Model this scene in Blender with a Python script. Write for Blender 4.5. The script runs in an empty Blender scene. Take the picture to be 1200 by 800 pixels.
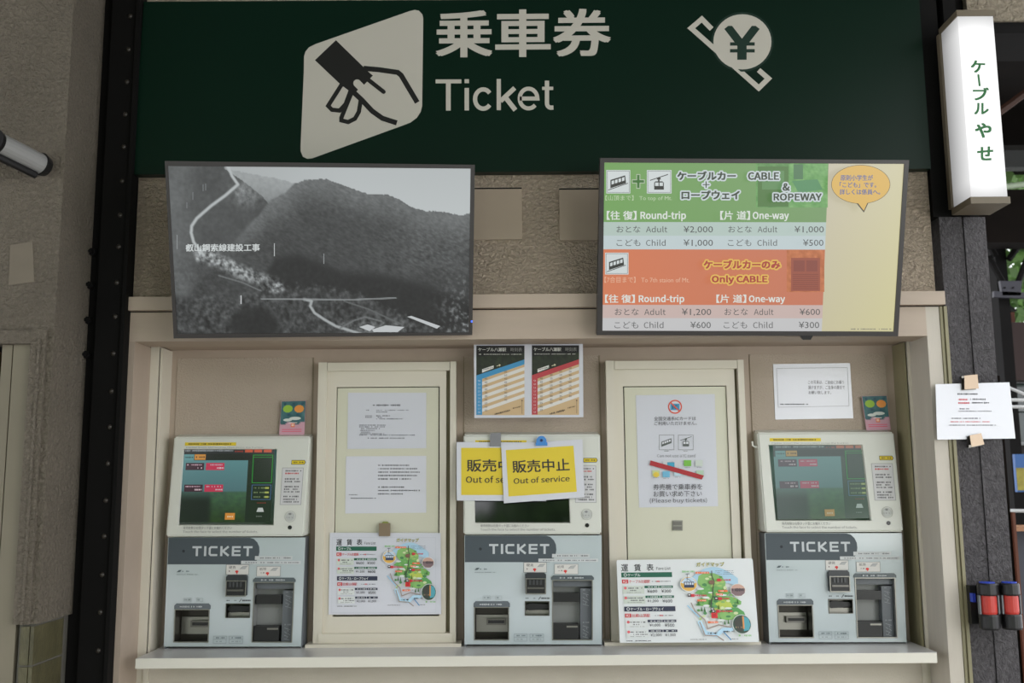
import bpy, bmesh, math, random
import numpy as np
from mathutils import Vector, Matrix, noise
random.seed(7)
SC = bpy.context.scene
COL = SC.collection

# ------------------------------------------------------------------ camera
FPX, W, H = 1167.0, 1200, 800
CAM = Vector((0.0, -3.5, 1.6))
PITCH, ROLL = math.radians(8.2), math.radians(0.42)
fwd = Vector((0, math.cos(PITCH), math.sin(PITCH)))
r0 = Vector((1, 0, 0)); u0 = Vector((0, -math.sin(PITCH), math.cos(PITCH)))
rgt = r0 * math.cos(ROLL) - u0 * math.sin(ROLL)
up = r0 * math.sin(ROLL) + u0 * math.cos(ROLL)
cd = bpy.data.cameras.new('camera'); cam = bpy.data.objects.new('camera', cd); COL.objects.link(cam)
cam.matrix_world = Matrix.Translation(CAM) @ Matrix((rgt, up, -fwd)).transposed().to_4x4()
cd.sensor_width = 36; cd.lens = 36 * FPX / W; cd.clip_start = 0.05; cd.clip_end = 200
cd.dof.use_dof = True; cd.dof.focus_distance = 3.35; cd.dof.aperture_fstop = 4.0
SC.camera = cam
# the optical axis is at pixel 600; the wall's own centre line sits a hair to its right
# ------------------------------------------------------------------ world, lights, exposure
SC.view_settings.view_transform = 'Standard'; SC.view_settings.look = 'None'
SC.view_settings.exposure = 0.0; SC.view_settings.gamma = 1.0; SC.view_settings.use_curve_mapping = False
wd = bpy.data.worlds.new('overcast_sky'); SC.world = wd; wd.use_nodes = True
wn = wd.node_tree.nodes; wl = wd.node_tree.links
bg = wn['Background']; bg.inputs[0].default_value = (0.95, 0.955, 1.0, 1); bg.inputs[1].default_value = 2.45
def area(name, loc, target, sx, sy, power, col):
    l = bpy.data.lights.new(name, 'AREA'); l.shape = 'RECTANGLE'; l.size = sx; l.size_y = sy
    l.energy = power; l.color = col
    o = bpy.data.objects.new(name, l); COL.objects.link(o); o.location = loc
    o.rotation_euler = (Vector(target) - Vector(loc)).to_track_quat('-Z', 'Y').to_euler()
    return o
area('daylight_opening', (3.6, -5.6, 1.9), (0.35, 0, 1.15), 2.6, 1.8, 84, (1.0, 1.0, 0.99))

# ------------------------------------------------------------------ helpers
def s2l(c):
    c = c / 255.0
    return c / 12.92 if c <= 0.04045 else ((c + 0.055) / 1.055) ** 2.4
def rgb(r, g=None, b=None):
    if g is None: r, g, b = r
    return (s2l(r), s2l(g), s2l(b), 1.0)

class Plane:
    def __init__(s, p, n):
        s.p = Vector(p); s.n = Vector(n).normalized()
        if s.n.dot(CAM - s.p) < 0: s.n = -s.n
    def many(s, pts, off=0.0):
        a = np.asarray(pts, float).reshape(-1, 2)
        d = (np.outer(np.full(len(a), FPX), fwd) + np.outer(a[:, 0] - 600, rgt) + np.outer(400 - a[:, 1], up))
        n = np.array(s.n); q = np.array(s.p) + n * off; c = np.array(CAM)
        t = ((q - c) @ n) / (d @ n)
        return c + d * t[:, None]
    def at(s, x, y, off=0.0):
        return Vector(s.many([(x, y)], off)[0])
def YP(y): return Plane((0, y, 0), (0, -1, 0))
def P(px, py, y): return YP(y).at(px, py)
def plane3(a, b, c): return Plane(a, (b - a).cross(c - a))
def X(px, y, row=400): return P(px, row, y).x
def Z(py, y, px=600): return P(px, py, y).z

MATS = {}
def mat(name, col, rough=0.6, metal=0.0, bump=None, vary=None, spec=0.5, coat=0.0, scale3=None, emit=None):
    if name in MATS: return MATS[name]
    m = bpy.data.materials.new(name); m.use_nodes = True; MATS[name] = m
    nt = m.node_tree; b = nt.nodes['Principled BSDF']; L = nt.links
    c = rgb(*col)
    b.inputs['Base Color'].default_value = c; b.inputs['Roughness'].default_value = rough
    b.inputs['Metallic'].default_value = metal; b.inputs['Specular IOR Level'].default_value = spec
    b.inputs['Coat Weight'].default_value = coat; b.inputs['Coat Roughness'].default_value = 0.08
    tc = nt.nodes.new('ShaderNodeTexCoord'); src = tc.outputs['Object']
    if scale3:
        mp = nt.nodes.new('ShaderNodeMapping'); mp.inputs['Scale'].default_value = scale3
        L.new(src, mp.inputs[0]); src = mp.outputs[0]
    def nz(scale, detail=3, rgh=0.55, dist=0.0):
        n = nt.nodes.new('ShaderNodeTexNoise'); n.inputs['Scale'].default_value = scale
        n.inputs['Detail'].default_value = detail; n.inputs['Roughness'].default_value = rgh
        n.inputs['Distortion'].default_value = dist
        L.new(src, n.inputs['Vector']); return n
    if vary:                                     # (scale, amount) or list: soft dirt and wear; in the stucco also painted relief shade
        cur = None
        for sc_, am in (vary if isinstance(vary, list) else [vary]):
            n = nz(sc_, 4)
            mr = nt.nodes.new('ShaderNodeMapRange'); mr.inputs[1].default_value = 0.3; mr.inputs[2].default_value = 0.7
            mr.inputs[3].default_value = 1 - am; mr.inputs[4].default_value = 1 + am * 0.6
            L.new(n.outputs['Fac'], mr.inputs[0])
            mx = nt.nodes.new('ShaderNodeVectorMath'); mx.operation = 'SCALE'
            if cur is None: mx.inputs[0].default_value = c[:3]
            else: L.new(cur, mx.inputs[0])
            L.new(mr.outputs[0], mx.inputs['Scale']); cur = mx.outputs[0]
        L.new(cur, b.inputs['Base Color'])
    if bump:                                     # (scale, strength, distance, [distortion])
        n = nz(bump[0], 5, 0.6, bump[3] if len(bump) > 3 else 0)
        bp = nt.nodes.new('ShaderNodeBump'); bp.inputs['Strength'].default_value = bump[1]
        bp.inputs['Distance'].default_value = bump[2]
        L.new(n.outputs['Fac'], bp.inputs['Height']); L.new(bp.outputs[0], b.inputs['Normal'])
    if emit:
        b.inputs['Emission Color'].default_value = rgb(*emit[0]); b.inputs['Emission Strength'].default_value = emit[1]
    return m
def attr_mat(name, emission=0.0, rough=0.6, coat=0.0):
    m = bpy.data.materials.new(name); m.use_nodes = True; nt = m.node_tree; b = nt.nodes['Principled BSDF']
    a = nt.nodes.new('ShaderNodeAttribute'); a.attribute_name = 'Col'
    if emission:
        b.inputs['Base Color'].default_value = (0.01, 0.01, 0.01, 1)
        nt.links.new(a.outputs['Color'], b.inputs['Emission Color']); b.inputs['Emission Strength'].default_value = emission
    else: nt.links.new(a.outputs['Color'], b.inputs['Base Color'])
    b.inputs['Roughness'].default_value = rough; b.inputs['Coat Weight'].default_value = coat
    b.inputs['Coat Roughness'].default_value = 0.05
    return m
INK = attr_mat('printed_ink', 0, 0.55)
GLOW = attr_mat('lit_screen', 0.86, 0.35)
GLOW_DIM = attr_mat('dim_lit_screen', 0.75, 0.12)

BASE = {}
def root_loc(parent):
    while parent is not None and parent.parent is not None: parent = parent.parent
    return parent.location.copy() if parent is not None else Vector((0, 0, 0))
def link(name, me, m, parent=None, origin=None):
    o = bpy.data.objects.new(name, me); COL.objects.link(o)
    if m is not None:
        for mm in (m if isinstance(m, (list, tuple)) else [m]): me.materials.append(mm)
    if parent is not None:
        off = root_loc(parent); o.parent = parent
        if off.length: me.transform(Matrix.Translation(-off))
    return o
def mesh(name, verts, faces, m, parent=None, smooth=False):
    me = bpy.data.meshes.new(name); me.from_pydata([tuple(v) for v in verts], [], faces); me.update()
    if smooth: me.polygons.foreach_set('use_smooth', [True] * len(me.polygons))
    return link(name, me, m, parent)
def frombm(name, bm, m, parent=None, smooth=False, bevel=0.0, seg=2):
    if bevel:
        es = [e for e in bm.edges if e.is_manifold and e.calc_face_angle(0) > 0.5]
        bmesh.ops.bevel(bm, geom=es, offset=bevel, segments=seg, affect='EDGES', clamp_overlap=True)
    bmesh.ops.recalc_face_normals(bm, faces=bm.faces)
    me = bpy.data.meshes.new(name); bm.to_mesh(me); bm.free()
    if smooth: me.polygons.foreach_set('use_smooth', [True] * len(me.polygons))
    return link(name, me, m, parent)
def add_box(bm, x0, x1, y0, y1, z0, z1):
    vs = [bm.verts.new((x, y, z)) for x in (x0, x1) for y in (y0, y1) for z in (z0, z1)]
    for f in ((0, 1, 3, 2), (4, 6, 7, 5), (0, 4, 5, 1), (2, 3, 7, 6), (0, 2, 6, 4), (1, 5, 7, 3)):
        bm.faces.new([vs[i] for i in f])
def box(name, x0, x1, y0, y1, z0, z1, m, parent=None, bevel=0.0):
    bm = bmesh.new(); add_box(bm, min(x0, x1), max(x0, x1), min(y0, y1), max(y0, y1), min(z0, z1), max(z0, z1))
    return frombm(name, bm, m, parent, bevel=bevel)
def add_prism(bm, pts, n, th):
    a = [bm.verts.new(p) for p in pts]; b = [bm.verts.new(Vector(p) - n * th) for p in pts]
    k = len(a); bm.faces.new(a); bm.faces.new(b[::-1])
    for i in range(k): bm.faces.new((a[i], b[i], b[(i + 1) % k], a[(i + 1) % k]))
def slab(name, pl, pts, th, m, parent=None, off=0.0, bevel=0.0):
    """a plate whose front lies on plane pl (+off), th thick behind it"""
    bm = bmesh.new(); add_prism(bm, [Vector(q) for q in pl.many(pts, off)], pl.n, th)
    return frombm(name, bm, m, parent, bevel=bevel)
def R4(x0, y0, x1, y1): return [(x0, y0), (x1, y0), (x1, y1), (x0, y1)]
def tube(bm, pts, r, seg=12, cap=True):
    pts = [Vector(p) for p in pts]; rings = []
    rr = r if isinstance(r, (list, tuple)) else [r] * len(pts)
    for i, p in enumerate(pts):
        t = (pts[min(i + 1, len(pts) - 1)] - pts[max(i - 1, 0)]).normalized()
        a = t.orthogonal().normalized() if i == 0 else (rings_a - t * rings_a.dot(t)).normalized()
        rings_a = a; b = t.cross(a)
        rings.append([bm.verts.new(p + (a * math.cos(2 * math.pi * k / seg) + b * math.sin(2 * math.pi * k / seg)) * rr[i]) for k in range(seg)])
    for i in range(len(rings) - 1):
        for k in range(seg):
            bm.faces.new((rings[i][k], rings[i][(k + 1) % seg], rings[i + 1][(k + 1) % seg], rings[i + 1][k]))
    if cap: bm.faces.new(rings[0][::-1]); bm.faces.new(rings[-1])
def grid_panel(name, pl, xs, ys, holes, th, m, parent, off=0.0):
    """plate with rectangular openings; xs, ys list the cell borders, holes = set of (i, j)"""
    V = {}; verts = []; faces = []
    def v(i, j, k):
        if (i, j, k) not in V:
            q = pl.at(xs[i], ys[j], off) - pl.n * (th * k); V[i, j, k] = len(verts); verts.append(q)
        return V[i, j, k]
    nx, ny = len(xs) - 1, len(ys) - 1
    solid = lambda i, j: 0 <= i < nx and 0 <= j < ny and (i, j) not in holes
    for i in range(nx):
        for j in range(ny):
            if not solid(i, j): continue
            faces.append((v(i, j, 0), v(i, j + 1, 0), v(i + 1, j + 1, 0), v(i + 1, j, 0)))
            faces.append((v(i, j, 1), v(i + 1, j, 1), v(i + 1, j + 1, 1), v(i, j + 1, 1)))
            for (a, b), (p, q) in (((i - 1, j), ((i, j), (i, j + 1))), ((i + 1, j), ((i + 1, j + 1), (i + 1, j))),
                                   ((i, j - 1), ((i + 1, j), (i, j))), ((i, j + 1), ((i, j + 1), (i + 1, j + 1)))):
                if not solid(a, b): faces.append((v(*p, 0), v(*p, 1), v(*q, 1), v(*q, 0)))
    return mesh(name, verts, faces, m, parent)
def recess(name, pl, x0, y0, x1, y1, depth, m, parent, off=0.0, lip=0.0):
    """open-fronted well behind the opening"""
    f = [pl.at(x, y, off) for x, y in R4(x0, y0, x1, y1)]; b = [q - pl.n * depth for q in f]
    o = [q - pl.n * (depth + 0.003) for q in f]
    return mesh(name, f + b, [(4, 5, 6, 7), (0, 4, 7, 3), (1, 2, 6, 5), (0, 1, 5, 4), (3, 7, 6, 2)], m, parent)

GLY = {}
import os
def fnt(n):                      # fonts that ship with Blender itself; without them its built-in font serves
    try: return bpy.data.fonts.load(os.path.join(bpy.utils.system_resource('DATAFILES'), 'fonts', n))
    except Exception: return None
NOTO = fnt('Noto Sans CJK Regular.woff2')
def glyphs(s, off, res=3):
    k = (s, off, res)
    if k not in GLY:
        c = bpy.data.curves.new('t', 'FONT'); c.body = s; c.size = 1.0; c.resolution_u = res
        c.fill_mode = 'FRONT'
        if NOTO and s.isascii(): c.font = NOTO
        o = bpy.data.objects.new('t', c); me = o.to_mesh()
        v = np.array([tuple(p.co)[:2] for p in me.vertices]); f = [tuple(p.vertices) for p in me.polygons]
        o.to_mesh_clear(); bpy.data.objects.remove(o); bpy.data.curves.remove(c)
        GLY[k] = (v, f)
    return GLY[k]

class Print:
    """flat printed layer: coloured shapes and lettering on a plane, drawn back to front"""
    def __init__(s, pl, off=0.0004, step=0.00012, warp=None):
        s.pl, s.off, s.step, s.warp = pl, off, step, warp
        s.v, s.f, s.c = [], [], []
    def add(s, pts, faces, col, same=False):
        if not same: s.off += s.step
        pts = np.asarray(pts, float)
        if s.warp is not None: pts = s.warp(pts)
        q = s.pl.many(pts, s.off); n = len(s.v)
        s.v.extend(map(tuple, q)); s.f.extend(tuple(i + n for i in f) for f in faces)
        if isinstance(col, np.ndarray): s.c.extend(map(tuple, col))
        else: s.c.extend([rgb(*col)] * len(q))
        return s
    def poly(s, pts, col, same=False): return s.add(pts, [tuple(range(len(pts)))], col, same)
    def rect(s, x0, y0, x1, y1, col, same=False): return s.poly(R4(x0, y0, x1, y1), col, same)
    def ell(s, cx, cy, rx, ry, col, n=24, same=False):
        return s.poly([(cx + rx * math.cos(2 * math.pi * i / n), cy + ry * math.sin(2 * math.pi * i / n)) for i in range(n)], col, same)
    def ring(s, cx, cy, r, w, col, n=28):
        p = []; 
        for i in range(n):
            a = 2 * math.pi * i / n
            p += [(cx + r * math.cos(a), cy + r * math.sin(a)), (cx + (r - w) * math.cos(a), cy + (r - w) * math.sin(a))]
        return s.add(p, [(2 * i, 2 * ((i + 1) % n), 2 * ((i + 1) % n) + 1, 2 * i + 1) for i in range(n)], col)
    def stroke(s, pts, w, col, rnd=True, same=False):
        if not same: s.off += s.step
        p = [tuple(q) for q in pts]; p = np.array([q for k, q in enumerate(p) if k == 0 or math.hypot(q[0] - p[k - 1][0], q[1] - p[k - 1][1]) > 1e-6], float); closed = len(p) > 2 and np.allclose(p[0], p[-1])
        d = p[1:] - p[:-1]; d /= np.maximum(np.linalg.norm(d, axis=1), 1e-9)[:, None]
        nrm = np.stack([-d[:, 1], d[:, 0]], 1); m = []
        for i in range(len(p)):
            a = nrm[i - 1] if i > 0 else (nrm[-1] if closed else nrm[0])
            b = nrm[i] if i < len(nrm) else (nrm[0] if closed else nrm[-1])
            q = a + b; l = max(0.35, float(q @ q) / 2)
            m.append(q / l)
        m = np.array(m) * w / 2; v = np.concatenate([p + m, p - m]); n = len(p)
        s.add(v, [(i, i + 1, n + i + 1, n + i) for i in range(n - 1)], col, True)
        if rnd and not closed:
            for q, e in ((p[0], -d[0]), (p[-1], d[-1])):
                t = math.atan2(e[1], e[0])
                s.poly([(q[0] + w / 2 * math.cos(t + g), q[1] + w / 2 * math.sin(t + g)) for g in np.linspace(-math.pi / 2, math.pi / 2, 8)], col, True)
        return s
    def outline(s, x0, y0, x1, y1, w, col):
        return s.stroke([(x0, y0), (x1, y0), (x1, y1), (x0, y1), (x0, y0)], w, col, False)
    def text(s, t, x0, y0, x1, y1, col, off=0.0, rise=0.0, res=2, ref=None, lean=0.0, face=0.0):
        """lettering fitted to the box; rise lifts its right end by so many units"""
        v, f = glyphs(t, face, res)
        lo, hi = v.min(0), v.max(0); u = (v - lo) / np.maximum(hi - lo, 1e-6)
        d = off * max(y1 - y0, 1e-6)                 # bold: overprinted with small shifts
        x0, x1, y0, y1 = x0 + d, x1 - d, y0 + d * 0.7, y1 - d * 0.7
        q = np.stack([x0 + u[:, 0] * (x1 - x0) - lean * (1 - u[:, 1]) * (y1 - y0), y1 - u[:, 1] * (y1 - y0) - u[:, 0] * rise], 1)
        for ax, ay in (((0, 0),) if off <= 0 else ((-1, -0.7), (1, -0.7), (1, 0.7), (-1, 0.7))):
            s.add(q + np.array([ax * d, ay * d]), f, col)
        return s
    def ticks(s, x0, y, x1, h, col, dens=0.75, seed=0, rise=0.0):
        """small print too fine to read at this distance"""
        r = random.Random(seed * 7919 + int(x0 * 31 + y * 17)); x = x0; s.off += s.step
        while x < x1:
            w = r.uniform(0.5, 1.6); k = r.uniform(0.6, 1)
            if r.random() < dens:
                yy = y - rise * (x - x0) / max(1e-6, x1 - x0)
                s.rect(x, yy - h * k / 2, min(x + w, x1), yy + h * k / 2, col, True)
            x += w + r.uniform(0.25, 0.7)
        return s
    def raster(s, x0, y0, x1, y1, nx, ny, fn):
        s.off += s.step
        xs = np.linspace(x0, x1, nx + 1); ys = np.linspace(y0, y1, ny + 1)
        pts = [(x, y) for y in ys for x in xs]; cols = np.array([rgb(*fn(x, y)) for x, y in pts])
        fs = [(j * (nx + 1) + i, (j + 1) * (nx + 1) + i, (j + 1) * (nx + 1) + i + 1, j * (nx + 1) + i + 1) for j in range(ny) for i in range(nx)]
        return s.add(pts, fs, cols, True)
    def build(s, name, parent, m=None):
        me = bpy.data.meshes.new(name); me.from_pydata(s.v, [], s.f); me.update()
        at = me.color_attributes.new('Col', 'FLOAT_COLOR', 'POINT')
        at.data.foreach_set('color', np.array(s.c, dtype=np.float32).ravel())
        return link(name, me, m or INK, parent)
def warp_quad(src, dst):
    """bilinear map of a source rectangle onto four corners (tl, tr, br, bl)"""
    x0, y0, x1, y1 = src; d = np.array(dst, float)
    def f(p):
        u = (p[:, 0] - x0) / (x1 - x0); v = (p[:, 1] - y0) / (y1 - y0)
        return (((1 - u) * (1 - v))[:, None] * d[0] + (u * (1 - v))[:, None] * d[1] + (u * v)[:, None] * d[2] + ((1 - u) * v)[:, None] * d[3])
    return f
def wp(w, pts): return [tuple(q) for q in w(np.array(pts, float))]

def tag(o, label, cat=None, group=None):
    o['label'] = label
    if cat: o['category'] = cat
    if group: o['group'] = group
    return o
def thing(name, label, cat, loc, group=None):
    o = bpy.data.objects.new(name, None); COL.objects.link(o); o.location = loc; o.empty_display_size = 0.05
    return tag(o, label, cat, group)
def struct(o): o['kind'] = 'structure'; return o
def sroot(name, loc=(0, 0, 0)):
    o = bpy.data.objects.new(name, None); COL.objects.link(o); o.location = loc; o['kind'] = 'structure'; return o
def copy_tree(o, parent=None):
    c = o.copy(); COL.objects.link(c); c.parent = parent
    for ch in o.children: copy_tree(ch, c)
    return c

# ------------------------------------------------------------------ materials
stucco = mat('painted_stucco', (214, 196, 173), 0.85, bump=(60, 1.0, 0.045, 0.7), vary=[(3, 0.08), (60, 0.10)], scale3=(1, 1, 1.5))  # fine tone noise follows the bump, painting shade into its hollows
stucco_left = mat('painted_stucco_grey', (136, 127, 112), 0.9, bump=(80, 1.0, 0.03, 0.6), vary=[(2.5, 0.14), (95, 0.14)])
stucco_side = mat('weathered_stucco', (178, 166, 145), 0.9, bump=(60, 1.0, 0.04, 0.6), vary=[(5, 0.12), (50, 0.25)])
plain = mat('smooth_beige_paint', (178, 162, 146), 0.55, bump=(9, 0.12, 0.002), vary=[(2, 0.06), (14, 0.04)])
rail_m = mat('beige_board_paint', (184, 168, 151), 0.55, bump=(14, 0.2, 0.002), vary=[(3, 0.06)], scale3=(1, 1, 6))
panel_tx = mat('grained_wall_panel', (182, 168, 152), 0.75, bump=(170, 1.0, 0.004, 0.4), vary=[(3, 0.05)])
stile_lit = mat('daylit_stile_paint', (196, 189, 176), 0.55, bump=(25, 0.2, 0.002), vary=[(6, 0.06)], scale3=(4, 4, 0.6))  # paler than the left stile: daylight on the right stile painted in
olive = mat('olive_grey_bead', (140, 134, 104), 0.5, vary=[(5, 0.1)])
winm = mat('cream_window_metal', (214, 208, 192), 0.42, vary=[(3, 0.04)])
sashm = mat('pale_green_sash', (210, 209, 188), 0.35, vary=[(2, 0.04)])
dark_gap = mat('dark_gap', (20, 19, 17), 0.9)
steel = mat('black_steel_paint', (14, 13, 12), 0.8, spec=0.2, bump=(40, 0.15, 0.002), vary=[(6, 0.3)])
rivm = mat('rivet_paint', (56, 52, 47), 0.32)
timber = mat('crackled_grey_timber_paint', (84, 81, 83), 0.5, bump=(75, 1.0, 0.016, 1.5), vary=[(95, 0.45), (5, 0.1)], scale3=(1, 1, 0.75))
signg = mat('dark_green_sign_enamel', (7, 34, 23), 0.38, vary=[(2, 0.08)], spec=0.25)
blackp = mat('black_plastic', (24, 24, 25), 0.4)
tvm = mat('tv_bezel_charcoal', (58, 55, 54), 0.4)
mwhite = mat('machine_white_plastic', (214, 216, 206), 0.38, vary=[(3, 0.02)])
macryl = mat('pale_blue_grey_acrylic', (184, 195, 197), 0.16, coat=0.5)
mband = mat('slate_band', (72, 82, 88), 0.2, coat=0.4)
mgrey = mat('machine_grey_plastic', (100, 105, 110), 0.4)
metal = mat('brushed_metal', (140, 138, 132), 0.3, 1.0, bump=(60, 0.1, 0.001), scale3=(8, 1, 1))
dmetal = mat('dark_brushed_metal', (110, 108, 104), 0.35, 1.0)
well_m = mat('grey_slot_well', (140, 142, 140), 0.35)
well_d = mat('dark_tray_well', (58, 54, 48), 0.3, 0.4)
slot_m = mat('slot_black', (8, 8, 9), 0.25)
paper = mat('white_paper', (214, 216, 222), 0.55, bump=(12, 0.1, 0.002))
lamin = mat('laminated_paper', (212, 214, 222), 0.22, bump=(9, 0.35, 0.003), coat=0.4)
board_w = mat('white_board', (224, 228, 228), 0.35)
shelf_m = mat('counter_laminate', (208, 208, 206), 0.28, vary=[(2, 0.04)])
shelf_e = mat('counter_edge', (222, 219, 206), 0.45)
clipm = mat('taupe_clip', (142, 124, 104), 0.35, 0.5)
clipg = mat('grey_clip', (134, 134, 136), 0.35, 0.4)
blue = mat('blue_translucent_clip', (40, 130, 205), 0.2, coat=0.5)
red = mat('red_reflective_plastic', (188, 56, 46), 0.4, bump=(220, 0.3, 0.001))
bluecap = mat('blue_cap', (40, 70, 190), 0.35)

TXT_D = (62, 60, 60); TXT_G = (96, 94, 92)

# ------------------------------------------------------------------ room shell
YF, YS, YU = -0.25, -0.10, -0.235       # frame face, inner strip, upper wall
struct(box('floor', -6, 7, -9, 9, -0.12, 0, mat('concrete_floor', (128, 124, 116), 0.7, bump=(30, 0.2, 0.003), vary=[(2, 0.1)])))
struct(box('ceiling', -6, 2.2, -4.5, 0.4, 3.62, 3.74, mat('dark_timber_ceiling', (50, 44, 38), 0.8, vary=[(6, 0.2)])))

XH = X(1093, -0.275, 197)          # right end of the upper wall
# upper wall with its pairs of smooth blocks
zr_top = Z(346, YF)
XL, XR = X(147, YF), X(1103, YF)
wb = sroot('wall_back')
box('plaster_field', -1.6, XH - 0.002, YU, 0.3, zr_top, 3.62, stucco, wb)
b0 = None
for k, (x0, y0, x1, y1) in enumerate(((470, 223, 612, 281), (655, 223, 797, 281), (284, 223, 427, 281), (843, 223, 984, 281))):
    pl = YP(YU); q = [P(x0, y0, YU), P(x1, y1, YU)]
    box('block', q[0].x, q[1].x, YU - 0.007, YU + 0.02, q[1].z, q[0].z, mat('block_paint', (168, 153, 134), 0.6, vary=[(6, 0.05)]), wb, bevel=0.003)
    box('block_shadow_joint', q[0].x, q[1].x, YU - 0.003, YU + 0.02, q[0].z, q[0].z + 0.006, dark_gap, wb)
# solid body behind the recess
struct(box('wall_core', -1.6, XR + 0.02, 0.012, 0.3, 0, zr_top, plain))

# frame around the recess
fr = sroot('trim_1')
zs = Z(361.5, YF); zb = Z(397, YF)
jl, jr = X(158, YF), X(1087, YF)
box('cornice', XL, X(1104, YF, 346), YF - 0.022, 0.3, zs, zr_top, rail_m, fr, bevel=0.003)
box('top_board', XL, jr, YF, YS - 0.02, zb, zs - 0.004, rail_m, fr, bevel=0.002)
box('joint', XL, XR, YF + 0.006, YS, zs - 0.005, zs + 0.001, dark_gap, fr)
box('stile', XL, jl, YF, -0.0, 0, zb, plain, fr, bevel=0.002)
box('stile', jr, XR, YF, 0.02, 0, zs - 0.004, stile_lit, fr, bevel=0.002)
# outer beads beside the post
box('bead', XR + 0.001, XR + 0.010, YF - 0.004, 0.0, 0, zs - 0.004, olive, fr, bevel=0.002)
box('bead', XR + 0.012, XR + 0.022, YF - 0.010, 0.0, 0, zs - 0.004, olive, fr, bevel=0.003)
# inner step (strip faces at y = YS), jambs and head board
sl0, sl1 = jl, X(187, YS); sr0, sr1 = X(1062, YS), jr
for a, b in ((sl0, sl1), (sr0, sr1)):
    box('inner_strip', a, b, YS, 0.012, 0, zb + 0.02, winm, fr, bevel=0.002)
box('strip_groove', sl1 - 0.001, sl1 + 0.004, YS + 0.01, 0.0, 0.9, zb, dark_gap, fr)
box('strip_groove', sr0 - 0.004, sr0 + 0.001, YS + 0.01, 0.0, 0.9, zb, dark_gap, fr)
box('strip_bead', sl1 + 0.004, sl1 + 0.012, YS + 0.004, 0.0, 0.9, zb, winm, fr, bevel=0.002)
box('strip_bead', sr0 - 0.012, sr0 - 0.004, YS + 0.004, 0.0, 0.9, zb, olive, fr, bevel=0.002)
box('soffit_board', sl1, sr0, YS, 0.012, zb + 0.004, zb + 0.03, plain, fr)

# recess back: smooth border boards with grained panels
wr = sroot('wall_recess')
zt = Z(400, 0)
box('border_board', sl1, sr0, 0.0, 0.012, 0.9, zb + 0.02, plain, wr)
PX = []
for a, b in ((208, 366), (544, 701), (879, 1038)):
    box('panel', X(a, -0.004, 430), X(b, -0.004, 430), -0.004, 0.01, 0.95, Z(417, -0.004), panel_tx, wr, bevel=0.001)
for a in (366.5, 543, 702, 878):
    box('panel_joint', X(a, -0.002, 430), X(a, -0.002, 430) + 0.004, -0.0025, 0.01, 0.95, Z(417, -0.004), mat('joint_taupe', (146, 134, 114), 0.8), wr)

# counter
zc = Z(752.5, 0.0); zcf = Z(768, -0.265)
ct = thing('counter', 'long pale laminate counter shelf under the three ticket machines', 'counter', (0, -0.13, zc))
cx0, cx1 = X(194, 0, 752), X(1061, 0, 750)
bm = bmesh.new()
pts = [(cx0, -0.002), (cx0, -0.265), (cx1 - 0.012, -0.265), (cx1, -0.253), (cx1, -0.002)]
add_prism(bm, [Vector((x, y, zc)) for x, y in pts], Vector((0, 0, 1)), 0.030)
frombm('counter_top', bm, shelf_m, ct)
bm = bmesh.new(); add_box(bm, cx0 - 0.001, cx1 - 0.006, -0.2675, -0.262, zc - 0.031, zc - 0.0005)
frombm('edge_band', bm, shelf_e, ct, bevel=0.0015)
ap = sroot('wall_under_counter')
box('apron_panel', X(172, -0.12, 790), X(1083, -0.12, 790), -0.10, 0.0, 0, zc - 0.031, mat('apron_grained_panel', (206, 198, 184), 0.75, bump=(150, 0.5, 0.002), vary=[(4, 0.06)]), ap)
box('apron_bead', X(1083, -0.12, 790), X(1089, -0.12, 790), -0.108, 0.0, 0, zc - 0.031, winm, ap, bevel=0.002)
box('apron_bead', X(166, -0.12, 790), X(172, -0.12, 790), -0.108, 0.0, 0, zc - 0.031, winm, ap, bevel=0.002)

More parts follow.
